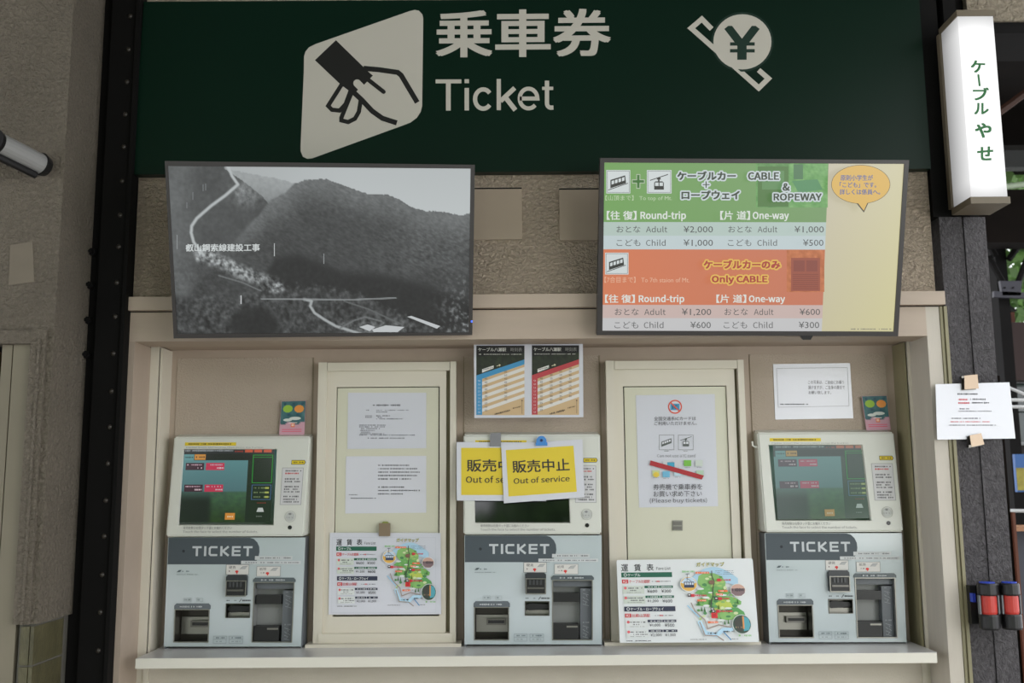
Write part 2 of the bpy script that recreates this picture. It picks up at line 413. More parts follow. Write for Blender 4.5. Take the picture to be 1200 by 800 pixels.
# ------------------------------------------------------------------ service windows
def window(n, x0, x1, s0, s1, ytop, ytsash, ybsash, row=440):
    w = sroot(n)
    f = lambda p, y: X(p, y, row)
    ya, yb, yc = -0.048, -0.034, -0.026
    z = lambda p, y: Z(p, y, (x0 + x1) / 2)
    zb_ = zc + 0.003
    # outer ring: two stiles, head, bottom rail
    box('frame_stile', f(x0, ya), f(x0 + 10, ya), ya, 0, zb_, z(ytop, ya), winm, w, bevel=0.0015)
    box('frame_stile', f(x1 - 7, ya), f(x1, ya), ya, 0, zb_, z(ytop, ya), winm, w, bevel=0.0015)
    box('frame_head', f(x0 + 10.6, ya), f(x1 - 7.6, ya), ya + 0.001, 0, z(ytop + 10, ya), z(ytop + 0.3, ya), winm, w, bevel=0.0015)
    box('frame_bottom_rail', f(x0 + 6, ya), f(x1 - 4, ya), ya - 0.004, 0, zb_, z(742, ya), winm, w, bevel=0.0015)
    # inner boards
    box('board_stile', f(x0 + 10, yb), f(s0 - 0.3, yb), yb, 0, zb_, z(ytop + 9, yb), winm, w)
    box('board_stile', f(s1 + 0.9, yb), f(x1 - 11.5, yb), yb, 0, zb_, z(ytop + 9, yb), winm, w)
    box('board_head', f(s0 - 0.3, yb), f(s1 + 0.9, yb), yb, 0, z(ytsash, yb), z(ytop + 9, yb), winm, w)
    box('board_foot', f(s0 - 0.3, yb), f(s1 + 0.9, yb), yb, 0, zb_, z(ybsash, yb), winm, w)
    box('groove', f(x1 - 11.5, yb), f(x1 - 7, yb), -0.012, 0, zb_, z(ytop + 9, yb), olive, w)
    box('gap', f(s0 - 0.4, yb), f(s1 + 1, yb), -0.014, 0, z(ybsash, yb), z(ytsash, yb), dark_gap, w)
    box('sash', f(s0 + 1.0, yc), f(s1 - 0.3, yc), yc, -0.01, z(ybsash - 2.0, yc), z(ytsash + 1.2, yc), sashm, w, bevel=0.001)
    box('sill', f(x0 - 8, -0.075), f(x1 + 6, -0.075), -0.085, 0, zc, zc + 0.010, winm, w, bevel=0.002)
    return w
w1 = window('window_1', 373, 534.5, 395, 514.5, 424, 453, 722)
w2 = window('window_2', 710, 872, 730, 850, 422, 452, 722)
SP = YP(-0.026)      # the sashes' face
def latch(w, cx, cy):
    slab('latch', SP, R4(cx - 6, cy - 6, cx + 6, cy + 6), 0.004, metal, w, off=0.004, bevel=0.0008)
    slab('latch_lever', SP, R4(cx - 5, cy - 4.5, cx + 5, cy - 0.5), 0.004, dmetal, w, off=0.008, bevel=0.0008)
    slab('latch_lever', SP, R4(cx - 5, cy + 1, cx + 5, cy + 5), 0.004, dmetal, w, off=0.0075, bevel=0.0008)
latch(w2, 794, 615.5)

# ------------------------------------------------------------------ left side: steel column, side wall, door
YC = -0.285
xcl, xcr = X(89, YC), X(146.5, YC)
sc_ = thing('steel_column', 'black riveted steel column between grey plaster and ticket counter', 'column', ((xcl + xcr) / 2, -0.2, 0))
box('web', xcl - 0.02, xcr - 0.004, YC + 0.03, 0.05, 0, 3.62, steel, sc_)
box('flange', X(111, YC), xcr - 0.012, YC, YC + 0.028, 0, 3.62, steel, sc_, bevel=0.003)
box('edge_angle', xcr - 0.012, xcr, YC - 0.012, 0.0, 0, 3.62, steel, sc_, bevel=0.003)
rivet = None
def rivet_mesh():
    bm = bmesh.new(); bmesh.ops.create_uvsphere(bm, u_segments=10, v_segments=6, radius=0.0085)
    for v in bm.verts: v.co.y *= 0.7
    bmesh.ops.delete(bm, geom=[v for v in bm.verts if v.co.y > 0.003], context='VERTS')
    me = bpy.data.meshes.new('rivet'); bm.to_mesh(me); bm.free()
    me.polygons.foreach_set('use_smooth', [True] * len(me.polygons)); me.materials.append(rivm); return me
RM = rivet_mesh()
xr_ = X(133.5, YC)
for py in (19, 58, 96, 134, 172, 212, 252, 289, 331, 371, 414, 458, 500, 543, 586, 628, 673, 717, 762, 805):
    o = bpy.data.objects.new('rivet', RM); COL.objects.link(o); o.parent = sc_
    o.location = Vector((xr_, YC, P(135, py, YC).z)) - sc_.location
for px, py in ((95, 302), (92, 340), (89, 379), (87, 419), (110, 296), (107, 335), (105, 376), (103, 416)):
    bm = bmesh.new(); q = P(px, py, YC + 0.028)
    tube(bm, [q + Vector((0, 0.0, 0)), q + Vector((0, -0.018, 0))], [0.014, 0.013], 6)
    tube(bm, [q + Vector((0, -0.016, 0)), q + Vector((0, -0.030, 0))], [0.007, 0.007], 8)
    frombm('bolt', bm, steel, sc_)
YL = -0.49
xc_ = X(63, YL)            # outer corner of the plaster pier
wl_ = sroot('wall_left')
zpl = Z(731, YL, 30)       # top of the tiled plinth
dx1 = X(37, YL)            # right side of the door opening
zdh = Z(403, YL, 20)
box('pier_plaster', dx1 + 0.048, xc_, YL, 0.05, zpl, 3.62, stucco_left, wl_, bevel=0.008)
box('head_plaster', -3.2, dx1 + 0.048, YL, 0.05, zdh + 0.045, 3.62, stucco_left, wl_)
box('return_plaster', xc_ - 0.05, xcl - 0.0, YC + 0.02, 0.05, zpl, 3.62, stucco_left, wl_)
# patch repairs in the plaster
slab('patch', YP(YL - 0.0015), [(12, 287), (38, 283), (40, 330), (10, 334)], 0.002, mat('plaster_patch', (126, 117, 103), 0.8, vary=[(20, 0.06)]), wl_)
# tiles of the plinth
tile_m = mat('brown_glazed_tile', (92, 88, 64), 0.35, bump=(60, 0.4, 0.003), vary=[(8, 0.35), (60, 0.2)], scale3=(3, 3, 1))
box('mortar', dx1 + 0.012, xc_ - 0.012, YL + 0.010, 0.05, 0, zpl, mat('mortar_grey', (96, 94, 86), 0.9), wl_)
k = 0; z = zpl - 0.002
while z > 0.02:
    h = 0.115; z0 = max(0.004, z - h)
    box('tile', xc_ - 0.020, xc_ - 0.0095, YL + 0.004, YC - 0.006, z0, z - 0.006, tile_m, wl_, bevel=0.003)
    box('tile', dx1 + 0.02, xc_ - 0.022, YL + 0.002, YL + 0.012, z0, z - 0.006, tile_m, wl_, bevel=0.003)
    z -= h; k += 1
# door beside the pier
dr = sroot('door_1')
box('casing', dx1 + 0.002, dx1 + 0.048, YL - 0.012, YL + 0.06, zpl, zdh + 0.045, stucco_left, dr, bevel=0.006)
box('casing_bead', dx1 + 0.026, dx1 + 0.034, YL - 0.017, YL - 0.0125, zpl, zdh + 0.02, stucco_left, dr, bevel=0.003)
box('head_casing', -3.2, dx1 + 0.0015, YL - 0.012, YL + 0.06, zdh, zdh + 0.042, stucco_left, dr, bevel=0.006)
dm = mat('beige_door_paint', (130, 123, 105), 0.6, vary=[(3, 0.08)])
box('door_stop', X(17, YL + 0.015), dx1, YL + 0.012, YL + 0.06, 0, zdh, dm, dr, bevel=0.002)
box('door_leaf', X(4, YL + 0.02) - 0.0, X(16, YL + 0.02), YL + 0.016, YL + 0.055, 0, zdh, dm, dr, bevel=0.003)
box('door_leaf', -2.6, X(1, YL + 0.03), YL + 0.02, YL + 0.055, 0, zdh - 0.02, mat('brown_door_panel', (96, 74, 50), 0.6), dr)
box('door_gap', -2.6, dx1, YL + 0.056, YL + 0.07, 0, zdh, dark_gap, dr)
# lamp pointing out of the pier wall
lamp = thing('wall_lamp', 'white tube lamp with black rims sticking out of the left plaster', 'lamp', tuple(P(45, 190, YL)))
a = P(48, 193, YL - 0.03); b = P(-12, 163, YL - 0.20)
bm = bmesh.new(); tube(bm, [a + (b - a) * t for t in (0, 0.85)], [0.033, 0.033], 20); 
frombm('lamp_tube', bm, mat('frosted_tube', (150, 150, 148), 0.3), lamp, smooth=False)
for t0, t1, r in ((-0.10, 0.03, 0.038), (0.80, 0.92, 0.038)):
    bm = bmesh.new(); tube(bm, [a + (b - a) * t0, a + (b - a) * t1], [r * 0.8, r], 20); frombm('rim', bm, blackp, lamp)
bm = bmesh.new(); off = Vector((0.0, 0, -0.040)); tube(bm, [a + off + (b - a) * 0.1, b + off], 0.012, 8); frombm('bracket', bm, blackp, lamp)

# ------------------------------------------------------------------ right side: post, steel head, lintel
YT = -0.252
pt0, pt1, pt2 = X(1110.5, YT), X(1138.5, YT), X(1165, YT)
ztp = Z(254, YT, 1130)
tp = thing('timber_post', 'dark grey crackled timber post of two planks right of the counter', 'post', ((pt0 + pt2) / 2, -0.25, 0))
box('plank', pt0, pt1 - 0.0015, YT, -0.15, 0, ztp, timber, tp, bevel=0.004)
box('plank', pt1 + 0.0015, pt2, YT - 0.003, -0.15, 0, ztp - 0.002, timber, tp, bevel=0.004)

sh = thing('steel_head', 'black steel column head behind the lit white sign', 'column', ((pt0 + pt2) / 2, -0.2, ztp))
box('web', XH, X(1135, YT, 10), YT + 0.04, -0.02, ztp + 0.001, 3.62, steel, sh)
box('flange', XH + 0.001, X(1104, YT, 100), YT + 0.0, YT + 0.04, ztp + 0.001, 3.62, steel, sh, bevel=0.003)
box('flange', X(1111, YT, 100), X(1126, YT, 100), YT - 0.005, YT + 0.04, ztp + 0.001, 3.62, steel, sh, bevel=0.003)
struct(box('wall_right', X(1135, YT, 10), 6.2, YT + 0.01, -0.1, Z(23, YT, 1170), 3.62, stucco_side))
ti = sroot('trim_2'); zl_ = Z(23, YT, 1170)
box('lintel_beam', X(1135, YT, 10), 6.2, YT + 0.02, 0.0, Z(36, YT, 1170), zl_ - 0.001, steel, ti)

# ------------------------------------------------------------------ green ticket sign
SG = -0.275
sp = YP(SG)
sg = thing('ticket_sign', 'large dark green board lettered Ticket above the two screens', 'sign', tuple(P(622, 200, SG)))
slab('board', sp, [(168.5, 2), (1077, -3), (1091, 197.5), (155, 204.5)], 0.036, signg, sg, bevel=0.002)
SW = (196, 192, 180)
pr = Print(sp)
pr.poly([(356, 84), (356.3, 66), (358, 60.5), (362, 55.5), (370, 51.5), (480, 13), (486, 11.6), (491, 12.6), (495, 17), (496, 22),
         (494.7, 124), (493, 131), (488.5, 138), (481, 143.5), (472, 147), (366, 185.4), (360, 186), (355, 183.5), (352.3, 177), (352.3, 171)], SW)
BK = (22, 22, 20)

pr.poly([(393.7, 47), (425, 77.5), (431, 83.5), (437, 88.5), (427, 99), (414, 110), (401, 100.5), (397, 97), (369, 70.5)], BK)
pr.stroke([(426, 80), (444, 81.6), (466, 84.8), (470, 88), (489, 120)], 6, BK, False)
pr.stroke([(401, 98), (384.5, 124), (389, 128.6), (398, 129.5), (405, 122), (411, 106)], 5, BK, False)
pr.stroke([(413, 106), (400, 138), (400, 141), (408, 143), (416, 139), (420.5, 131), (423, 116)], 5, BK, False)
pr.stroke([(411, 105), (424, 117), (436, 130), (448, 138.5), (465, 144)], 6, BK, False)
pr.stroke([(418.5, 97.5), (428, 107), (437, 117)], 9, SW)
pr.stroke([(431, 93), (449.5, 107.5)], 5, BK)
pr.build('hand_pictogram', sg); pr = Print(sp)
GR = (10, 44, 32)
pr.stroke([(834, 34), (822.5, 22.3), (810, 33), (889.3, 103), (900.5, 92), (889, 82)], 6, SW, False)
pr.ell(870, 49, 36.5, 35, GR, 40)
pr.poly([(808, 31), (806, 33.2), (889, 107), (891.5, 104.5), (858, 75), (843, 57)], SW)
pr.ell(870, 49, 34, 32.3, SW, 40)
pr.stroke([(852.5, 31), (869.5, 53), (886.5, 31)], 9.5, GR, False); pr.stroke([(869.5, 50), (869.5, 70)], 11, GR, False)
for yy in (51.5, 59.5): pr.rect(855.5, yy - 2, 884.5, yy + 2, GR)
pr.rect(850, 26, 889, 30.3, SW)
pr.build('yen_symbol', sg); pr = Print(sp)
pr.text('乗車券', 510.5, 11.5, 716, 67.5, SW, 0.028, rise=1.5, res=6)
pr.build('lettering', sg); pr = Print(sp)
def arc(cx, cy, rx, ry, a0, a1, n=22): return [(cx + rx * math.cos(math.radians(a0 + (a1 - a0) * k / n)), cy - ry * math.sin(math.radians(a0 + (a1 - a0) * k / n))) for k in range(n + 1)]
SWT = 5.0
pr.rect(510.5, 93, 540.7, 97.6, SW); pr.rect(522.6, 97.6, 528.2, 129.5, SW, True)
pr.rect(544.4, 92.8, 549.6, 97.4, SW, True); pr.rect(544.4, 103, 549.6, 129.3, SW, True)
pr.stroke(arc(566.3, 116, 9.6, 11.3, 38, 322), SWT, SW, False)
pr.rect(582, 92.5, 587, 129, SW); pr.stroke([(603.2, 103), (586.5, 118.5)], 5.4, SW, False); pr.stroke([(591.5, 113), (604, 129)], 5.6, SW, False)
pr.stroke([(609, 115.4)] + [(629.8, 115.4)] + arc(619.4, 115.4, 10.4, 11.6, 0, 318), 4.7, SW, False)
pr.stroke([(641, 94.5), (641, 121)] + arc(646, 121, 5, 5.2, 180, 262, 6) + [(648.6, 126)], 5.0, SW, False); pr.rect(635.3, 101.6, 648.3, 105.4, SW)
pr.build('lettering', sg)

# ------------------------------------------------------------------ the two hung screens
def tvplane(tl, tr, bl, ys):
    return plane3(P(*tl, ys[0]), P(*tr, ys[1]), P(*bl, ys[2]))
def tv(name, label, pl, outer, inner):
    c = np.mean([pl.at(*p) for p in outer], 0)
    t = thing(name, label, 'television', tuple(c))
    t['group'] = 'hung television screens'
    slab('housing', pl, [((p[0] - outer[0][0]) * 0.9 + outer[0][0] + 12, p[1] * 0.9 + 30) for p in outer], 0.03, blackp, t, off=-0.035, bevel=0.004)
    bm = bmesh.new()
    o = [pl.at(*p) for p in outer]; i = [pl.at(*p) for p in inner]
    ob = [q - pl.n * 0.038 for q in o]; ib = [q - pl.n * 0.006 for q in i]
    vs = [[bm.verts.new(q) for q in L_] for L_ in (o, i, ob, ib)]
    for k in range(4):
        n = (k + 1) % 4
        for A, B in ((0, 1), (0, 2), (1, 3)): bm.faces.new((vs[A][k], vs[A][n], vs[B][n], vs[B][k]))
    bm.faces.new(vs[2])
    frombm('bezel', bm, tvm, t)
    # bracket back to the wall
    mid = (Vector(o[0]) + Vector(o[1])) / 2 - pl.n * 0.04; low = (Vector(o[2]) + Vector(o[3])) / 2 - pl.n * 0.04
    for f in (0.35, 0.65):
        q = (Vector(ob[0]) * (1 - f) + Vector(ob[1]) * f) * 0.6 + (Vector(ob[3]) * (1 - f) + Vector(ob[2]) * f) * 0.4
        bm = bmesh.new(); tube(bm, [q + pl.n * 0.01, Vector((q.x, -0.24, q.z))], 0.014, 6); frombm('bracket', bm, steel, t)
    return t
# left: black-and-white photograph of a hillside
LO = [(193, 188.5), (556.5, 193), (553.5, 392.5), (203.5, 396.5)]
LI = [(196.5, 194.5), (551.5, 197.5), (549, 389.5), (207.5, 391)]
pL = tvplane(LO[0], LO[1], LO[3], (-0.52, -0.43, -0.36))
tl_ = tv('television', 'hung television on the left showing a grey photograph of a hillside', pL, LO, LI)
SKY = [(190, 150), (262, 150), (265, 196), (290, 202), (318, 206), (345, 213), (360, 208), (385, 208.5), (395, 213), (412, 219), (430, 225), (455, 226), (470, 233), (480, 240), (498, 245), (520, 246), (541, 250), (552, 246)]
MAIN = [(190, 300), (300, 252), (305, 245), (313, 234), (318, 232), (332, 225), (345, 213), (360, 208), (385, 208.5), (395, 213), (412, 219), (430, 225), (455, 226), (470, 233), (480, 240), (498, 245), (520, 246), (541, 250), (552, 246)]
DARK = [(330, 300), (360, 306), (400, 320), (450, 318), (500, 330), (552, 345)]
def lerp(P_, x):
    for (a, b), (c, d) in zip(P_[:-1], P_[1:]):
        if x <= c: return b + (d - b) * (x - a) / (c - a)
    return P_[-1][1]
def segd(p, L_):
    best = 1e9
    for a, b in zip(L_[:-1], L_[1:]):
        dx, dy = b[0] - a[0], b[1] - a[1]; t = max(0, min(1, ((p[0] - a[0]) * dx + (p[1] - a[1]) * dy) / (dx * dx + dy * dy)))
        best = min(best, math.hypot(p[0] - a[0] - t * dx, p[1] - a[1] - t * dy))
    return best
def nz2(x, y, s, o=3): return noise.fractal(Vector((x * s, y * s, 3.7)), 0.9, 2.1, o)
PATH = [(265, 190), (271, 205), (277.5, 215), (262, 228), (245, 240), (227, 255), (220.5, 264), (219.5, 272), (222, 283), (228, 291), (233, 298)]
BAND = [(230, 298), (252, 305), (278, 318), (300, 327), (319, 334)]
ROAD = [(352, 350), (361, 352), (359, 358), (364, 366), (376, 374), (390, 382), (420, 391)]
def sst(a, b, x):
    t = max(0.0, min(1.0, (x - a) / (b - a))); return t * t * (3 - 2 * t)
VAL = [(190, 420), (250, 390), (300, 330), (320, 300), (345, 296), (370, 306), (400, 318), (450, 322), (500, 334), (552, 350)]   # top of the dark woods
LOW = [(190, 345), (260, 352), (300, 338), (340, 338), (380, 338), (415, 345), (440, 356), (470, 372), (510, 386), (552, 380)]  # foot of the dark woods
FAR = [(262, 196), (285, 212), (305, 228), (320, 246)]
def hill(x, y):
    n1, n2 = nz2(x, y, 0.05), nz2(x + 99, y, 0.22, 5)
    n3 = nz2(x * 0.7 + y * 0.7, (y - x * 0.55) * 1.9, 0.22, 4)           # streaks running down the slopes
    sky, mn = lerp(SKY, x) + n2 * 1.2, lerp(MAIN, x) + n2 * 1.2
    if x > 262 and y < sky: v = 184 + 14 * sst(262, 420, x) + (y - 195) * 0.15
    else:
        # left-hand hill
        v = 80 + 8 * n1 + 9 * n2 + 22 * (1 - sst(200, 236, x))
        if x > 262 and y < lerp(FAR, x) and x < 345: v = 168 - 30 * sst(0, 40, y - sky) + 8 * n2
        elif x < 330: v += 44 * (1 - sst(0, 1, math.hypot((x - 286) / 30, (y - 226) / 24))) * (1 + n2)
        # main mountain
        m = sst(-1.5, 1.5, y - mn) * sst(296, 304, x + (y - 250) * 0.9)
        mv = 112 - 44 * sst(0, 46, y - mn) + 15 * n3 + 7 * n2 + 6 * n1 + 14 * sst(400, 500, x) * sst(250, 290, y) * (1 - sst(300, 330, y)) * (1 + n3)
        v = v * (1 - m) + mv * m
        d = sst(-7, 7, y - lerp(VAL, x) + 5 * n2) * (1 - sst(-6, 6, y - lerp(LOW, x) + 5 * n2)); v = v * (1 - d) + (38 + 9 * n2) * d
        # scrub in the foreground
        f = sst(-6, 6, y - lerp(LOW, x) + 6 * n2); v = v * (1 - f) + (64 + 42 * n2 + 14 * n1) * f
        f = sst(285, 320, y) * (1 - sst(245, 275, x)) * (1 - f); v += f * (10 * n2 - 4)
        d = math.hypot((x - 290) / 34, (y - 382) / 26); v = v + (38 + 10 * n2 - v) * (1 - sst(0.7, 1.1, d))
        d = segd((x, y), BAND); v += 88 * (1 - sst(2, 13, d)) * (0.75 + 1.2 * n2)
        if x > 395 and y > 368: v += 30 * sst(368, 384, y) * (0.4 + n2) * (1 - sst(470, 500, x))
        r = sst(500, 545, x) * sst(300, 372, y)
        if r > 0: v += r * (150 * max(0, n2 + 0.06))
    for L_, w, b in ((PATH, 2.5, 196), (ROAD, 2.3, 180), ([(300, 349.5), (355, 350), (410, 350.5), (463, 348.5)], 1.0, 160), ([(395, 384), (412, 375), (425, 371), (445, 376)], 1.3, 120), ([(400, 352), (430, 362), (470, 380)], 1.3, 104), ([(250, 322), (278, 330), (300, 340)], 1.1, 120)):
        d = segd((x, y), L_)
        if d < w: v = v + (b - v) * min(1, 1.6 * (1 - d / w))
    v *= 0.97
    v = max(24, min(206, v)); return (v * 0.965, v * 0.995, v)
pp = Print(pL, off=-0.0055, warp=warp_quad((196, 194, 551, 390), LI)).raster(196, 194, 551, 390, 330, 184, hill)
pp.build('screen', tl_, GLOW)
pr = Print(pL, off=-0.0045)
for (pts) in ([(477, 371), (482, 370), (516, 382), (512, 385)], [(421, 383), (431, 380), (440, 383), (433, 388)], [(436, 386), (452, 381), (474, 383), (466, 389), (438, 389)]):
    pr.poly(pts, (196, 200, 202))
pr.stroke([(321.5, 285), (321.5, 300)], 0.9, (190, 194, 196), False); pr.stroke([(379.5, 297), (379.5, 309)], 0.9, (150, 154, 156), False)
pr.stroke([(282.5, 346), (282.5, 356)], 1.2, (205, 208, 210), False); pr.stroke([(207.5, 275), (207.5, 292)], 0.9, (150, 154, 156), False)
for x, y, h in ((219, 237, 7), (226, 225, 9), (238, 216, 8), (241, 215, 8)): pr.stroke([(x, y), (x, y + h)], 0.8, (128, 132, 134), False)
pr.text('叡山鋼索線建設工事', 217.5, 285.8, 304.5, 294.6, (214, 220, 220), 0.02, rise=0.3)
pr.build('caption', tl_, GLOW)
slab('power_light', pL, R4(552, 375.5, 553.6, 377.5), 0.002, mat('blue_led', (60, 90, 255), emit=((60, 100, 255), 2.0)), tl_, off=0.001)

# right: fare table
RO = [(703.5, 185), (1065.5, 187.5), (1052.5, 394), (699.5, 392.5)]
RI = [(708.3, 190.5), (1060, 192), (1047.5, 388.5), (706, 387.5)]
pR = tvplane(RO[0], RO[1], RO[3], (-0.49, -0.475, -0.31))
tr_ = tv('television', 'hung television on the right showing green and orange fare tables', pR, RO, RI)
slab('sensor', pR, [(938, 393), (953, 393), (950, 398), (941, 398)], 0.02, blackp, tr_, bevel=0.001)
pr = Print(pR, off=-0.0055, step=0.00008)
bx = lambda y: 971 - (y - 190) * (8 / 198.0)     # border between table and cream side
lx = lambda y: 708.3 - (y - 190) * (2.3 / 198.0)
pr.poly([(708.3, 190.5), (1060, 192), (1047.5, 388.5), (706, 387.5)], (222, 214, 172))
def cream(x, y):
    u = (x - 965) / 90; return (206 + 8 * u, 199 + 9 * u, 164 - 6 * u + (388 - y) * 0.07)
cw = warp_quad((965, 191, 1054, 388), [(bx(191), 191.7), (1060, 192), (1047.5, 388.5), (bx(388), 388.2)])
pr.warp = cw; pr.raster(965, 191, 1054, 388, 12, 12, cream); pr.warp = None
def band(y0, y1, c, c2=None):
    w = warp_quad((0, 0, 1, 1), [(lx(y0), y0), (bx(y0), y0 + 0.4), (bx(y1), y1 + 0.4), (lx(y1), y1)])
    pr.warp = w; c2 = c2 or c
    pr.raster(0, 0, 1, 1, 6, 2, lambda u, v: tuple(c[i] + (c2[i] - c[i]) * u for i in range(3))); pr.warp = None
band(190.6, 260, (120, 168, 96), (124, 160, 108)); band(260, 276, (184, 203, 194), (188, 206, 200)); band(276, 292, (198, 212, 214))
band(292, 357, (218, 128, 90), (202, 124, 96)); band(357, 372.5, (206, 184, 178)); band(372.5, 387.7, (202, 202, 203))
def gphoto(x, y):
    n = nz2(x, y, 0.12); m = nz2(x + 40, y * 2, 0.3)
    g = 0.5 + 0.5 * n
    k = 1 if 888 < x < 925 else 1.12
    return ((86 + 34 * g + 12 * m) * k, (138 + 26 * g + 12 * m) * k, (76 + 30 * g + 8 * m) * k)
pr.raster(886, 191.5, 970, 243, 60, 40, gphoto)
pr.rect(888, 195, 924, 242, (88, 128, 72)); pr.rect(893, 200, 919, 222, (104, 148, 96)); pr.rect(930, 192.5, 941, 210, (88, 128, 92))
pr.poly([(928, 212), (958, 210), (964, 222), (936, 226)], (92, 148, 102))
def ophoto(x, y):
    n = nz2(x, y, 0.2); return (196 + 22 * n, 118 + 18 * n, 76 + 16 * n)
pr.raster(922, 292.6, 966, 342, 30, 30, ophoto)
pr.rect(927, 302, 961, 341, (160, 88, 70)); pr.rect(930, 305, 943, 318, (142, 78, 66)); pr.rect(945, 305, 958, 318, (142, 78, 66))
for k in range(8): pr.rect(929, 321 + k * 2.4, 959, 322 + k * 2.4, (138, 76, 62))
DG = (52, 54, 50)
def car(x, y, s, c=DG, bgc=(214, 222, 222)):
    f = lambda u, v: (x + u * s, y + v * s)
    pr.poly([f(0.16, 0.40), f(0.80, 0.20), f(0.84, 0.54), f(0.16, 0.76)], c)
    for k in range(4):
        u = 0.21 + k * 0.15; v = 0.445 - k * 0.047; pr.poly([f(u, v), f(u + 0.11, v - 0.034), f(u + 0.11, v + 0.12), f(u, v + 0.155)], bgc)
    pr.stroke([f(0.06, 0.84), f(0.92, 0.54)], 0.03 * s, c, False)
def gondola(x, y, s, c=DG, bgc=(214, 222, 222)):
    f = lambda u, v: (x + u * s, y + v * s)
    pr.stroke([f(0.12, 0.42), f(0.90, 0.16)], 0.035 * s, c, False); pr.stroke([f(0.50, 0.28), f(0.50, 0.5)], 0.07 * s, c, False)
    pr.poly([f(0.44, 0.33), f(0.56, 0.29), f(0.60, 0.38), f(0.40, 0.38)], c)
    pr.poly([f(0.30, 0.52), f(0.35, 0.46), f(0.66, 0.46), f(0.72, 0.52), f(0.72, 0.82), f(0.30, 0.82)], c)
    for u in (0.34, 0.53): pr.rect(*f(u, 0.51), *f(u + 0.15, 0.66), bgc)
for (a, b, c, d) in ((710.5, 199.2, 738.6, 226.6), (758, 199.2, 787, 226.6), (709, 296, 736.5, 321.5)):
    pr.rect(a, b, c, d, (214, 222, 222)); pr.outline(a + 1.2, b + 1.2, c - 1.2, d - 1.2, 0.5, (120, 126, 126))
car(711, 200, 27); gondola(758.5, 200, 27); car(709.5, 296.5, 26)
pr.rect(745.7, 204, 750.3, 221, (190, 204, 180)); pr.rect(740.5, 210.2, 755.5, 214.8, (190, 204, 180), True)
pr.rect(746.5, 204.8, 749.5, 220.2, (70, 120, 58)); pr.rect(741.3, 211, 754.7, 214, (70, 120, 58), True)
def halo(t, x0, y0, x1, y1, c, hc, o=0.05, ho=0.09, rise=0.0):
    # the halo is the same lettering overprinted all round
    for k in range(10):
        dx, dy = 1.7 * math.cos(k * math.pi / 5), 1.7 * math.sin(k * math.pi / 5)
        pr.text(t, x0 + dx, y0 + dy, x1 + dx, y1 + dy, hc, 0.05, rise=rise)
    pr.text(t, x0, y0, x1, y1, c, o, rise=rise)
HW = (208, 218, 222)
halo('ケーブルカー', 793.5, 200.5, 862.5, 211, (62, 74, 58), HW); halo('+', 823.5, 212.5, 831.5, 220, (62, 74, 58), HW, 0.0)
halo('ロープウェイ', 798.5, 223, 867, 233.5, (62, 74, 58), HW)
halo('CABLE', 876.5, 201.7, 913, 210.8, (62, 74, 58), HW, 0.045); halo('&', 917, 214.5, 925.5, 223.5, (62, 74, 58), HW, 0.045); halo('ROPEWAY', 906.5, 226.5, 963, 235, (62, 74, 58), HW, 0.045)
OY = (232, 190, 92); OR = (176, 70, 62)
halo('ケーブルカーのみ', 824.5, 304.5, 914.5, 315, OR, OY); halo('Only CABLE', 834, 322.5, 899.5, 333, OR, OY, 0.045)
LT = (196, 216, 180)
pr.text('【山頂まで】 To top of Mt.', 709.5, 228.8, 787.5, 235.8, LT); pr.text('【7合目まで】 To 7th staion of Mt.', 708.5, 324.2, 808, 331.2, (236, 188, 160))
WH = (226, 232, 226)
for a, b, y0, y1 in ((713, 750, 247, 257.6), (711, 748, 345, 354.8)):
    pr.text('【往 復】', a - 2, y0, a + 33, y1, WH, 0.02); pr.text('Round-trip', a + 37.5, y0 + 0.3, a + 91, y1 + 1.5, WH, 0.025)
for a, y0, y1 in ((846, 247, 257.6), (841.5, 345, 354.8)):
    pr.text('【片 道】', a - 2, y0, a + 33, y1, WH, 0.02); pr.text('One-way', a + 36, y0 + 1, a + 78.5, y1 + 1.5, WH, 0.025)
def row(y0, y1, sx, kana, en, c1, c2, dx=0.0):
    c = (86, 88, 88)
    pr.text(kana, 722.5 + sx, y0, 750.5 + sx, y1, c); pr.text(en, 757 + sx, y0 + 0.3, (782 if en == 'Adult' else 780) + sx, y1 - 0.2, c)
    pr.text(kana, 853.5 + dx, y0, 881 + dx, y1, c); pr.text(en, 888 + dx, y0 + 0.3, 911 + dx, y1 - 0.2, c)
    for (t, xr) in ((c1, 835.5 + sx), (c2, 965.5 + dx)):
        wdt = 34.5 if ',' in t else 24; pr.text(t, xr - wdt, y0 + 0.2, xr, y1 + (1.0 if ',' in t else -0.2), c)
row(264.6, 272.4, 0, 'おとな', 'Adult', '¥2,000', '¥1,000', 0); row(280.3, 288.2, 0, 'こども', 'Child', '¥1,000', '¥500', -0.5)
row(361.3, 369.2, -2, 'おとな', 'Adult', '¥1,200', '¥600', -4.5); row(376.6, 384.6, -2.5, 'こども', 'Child', '¥600', '¥300', -5.5)
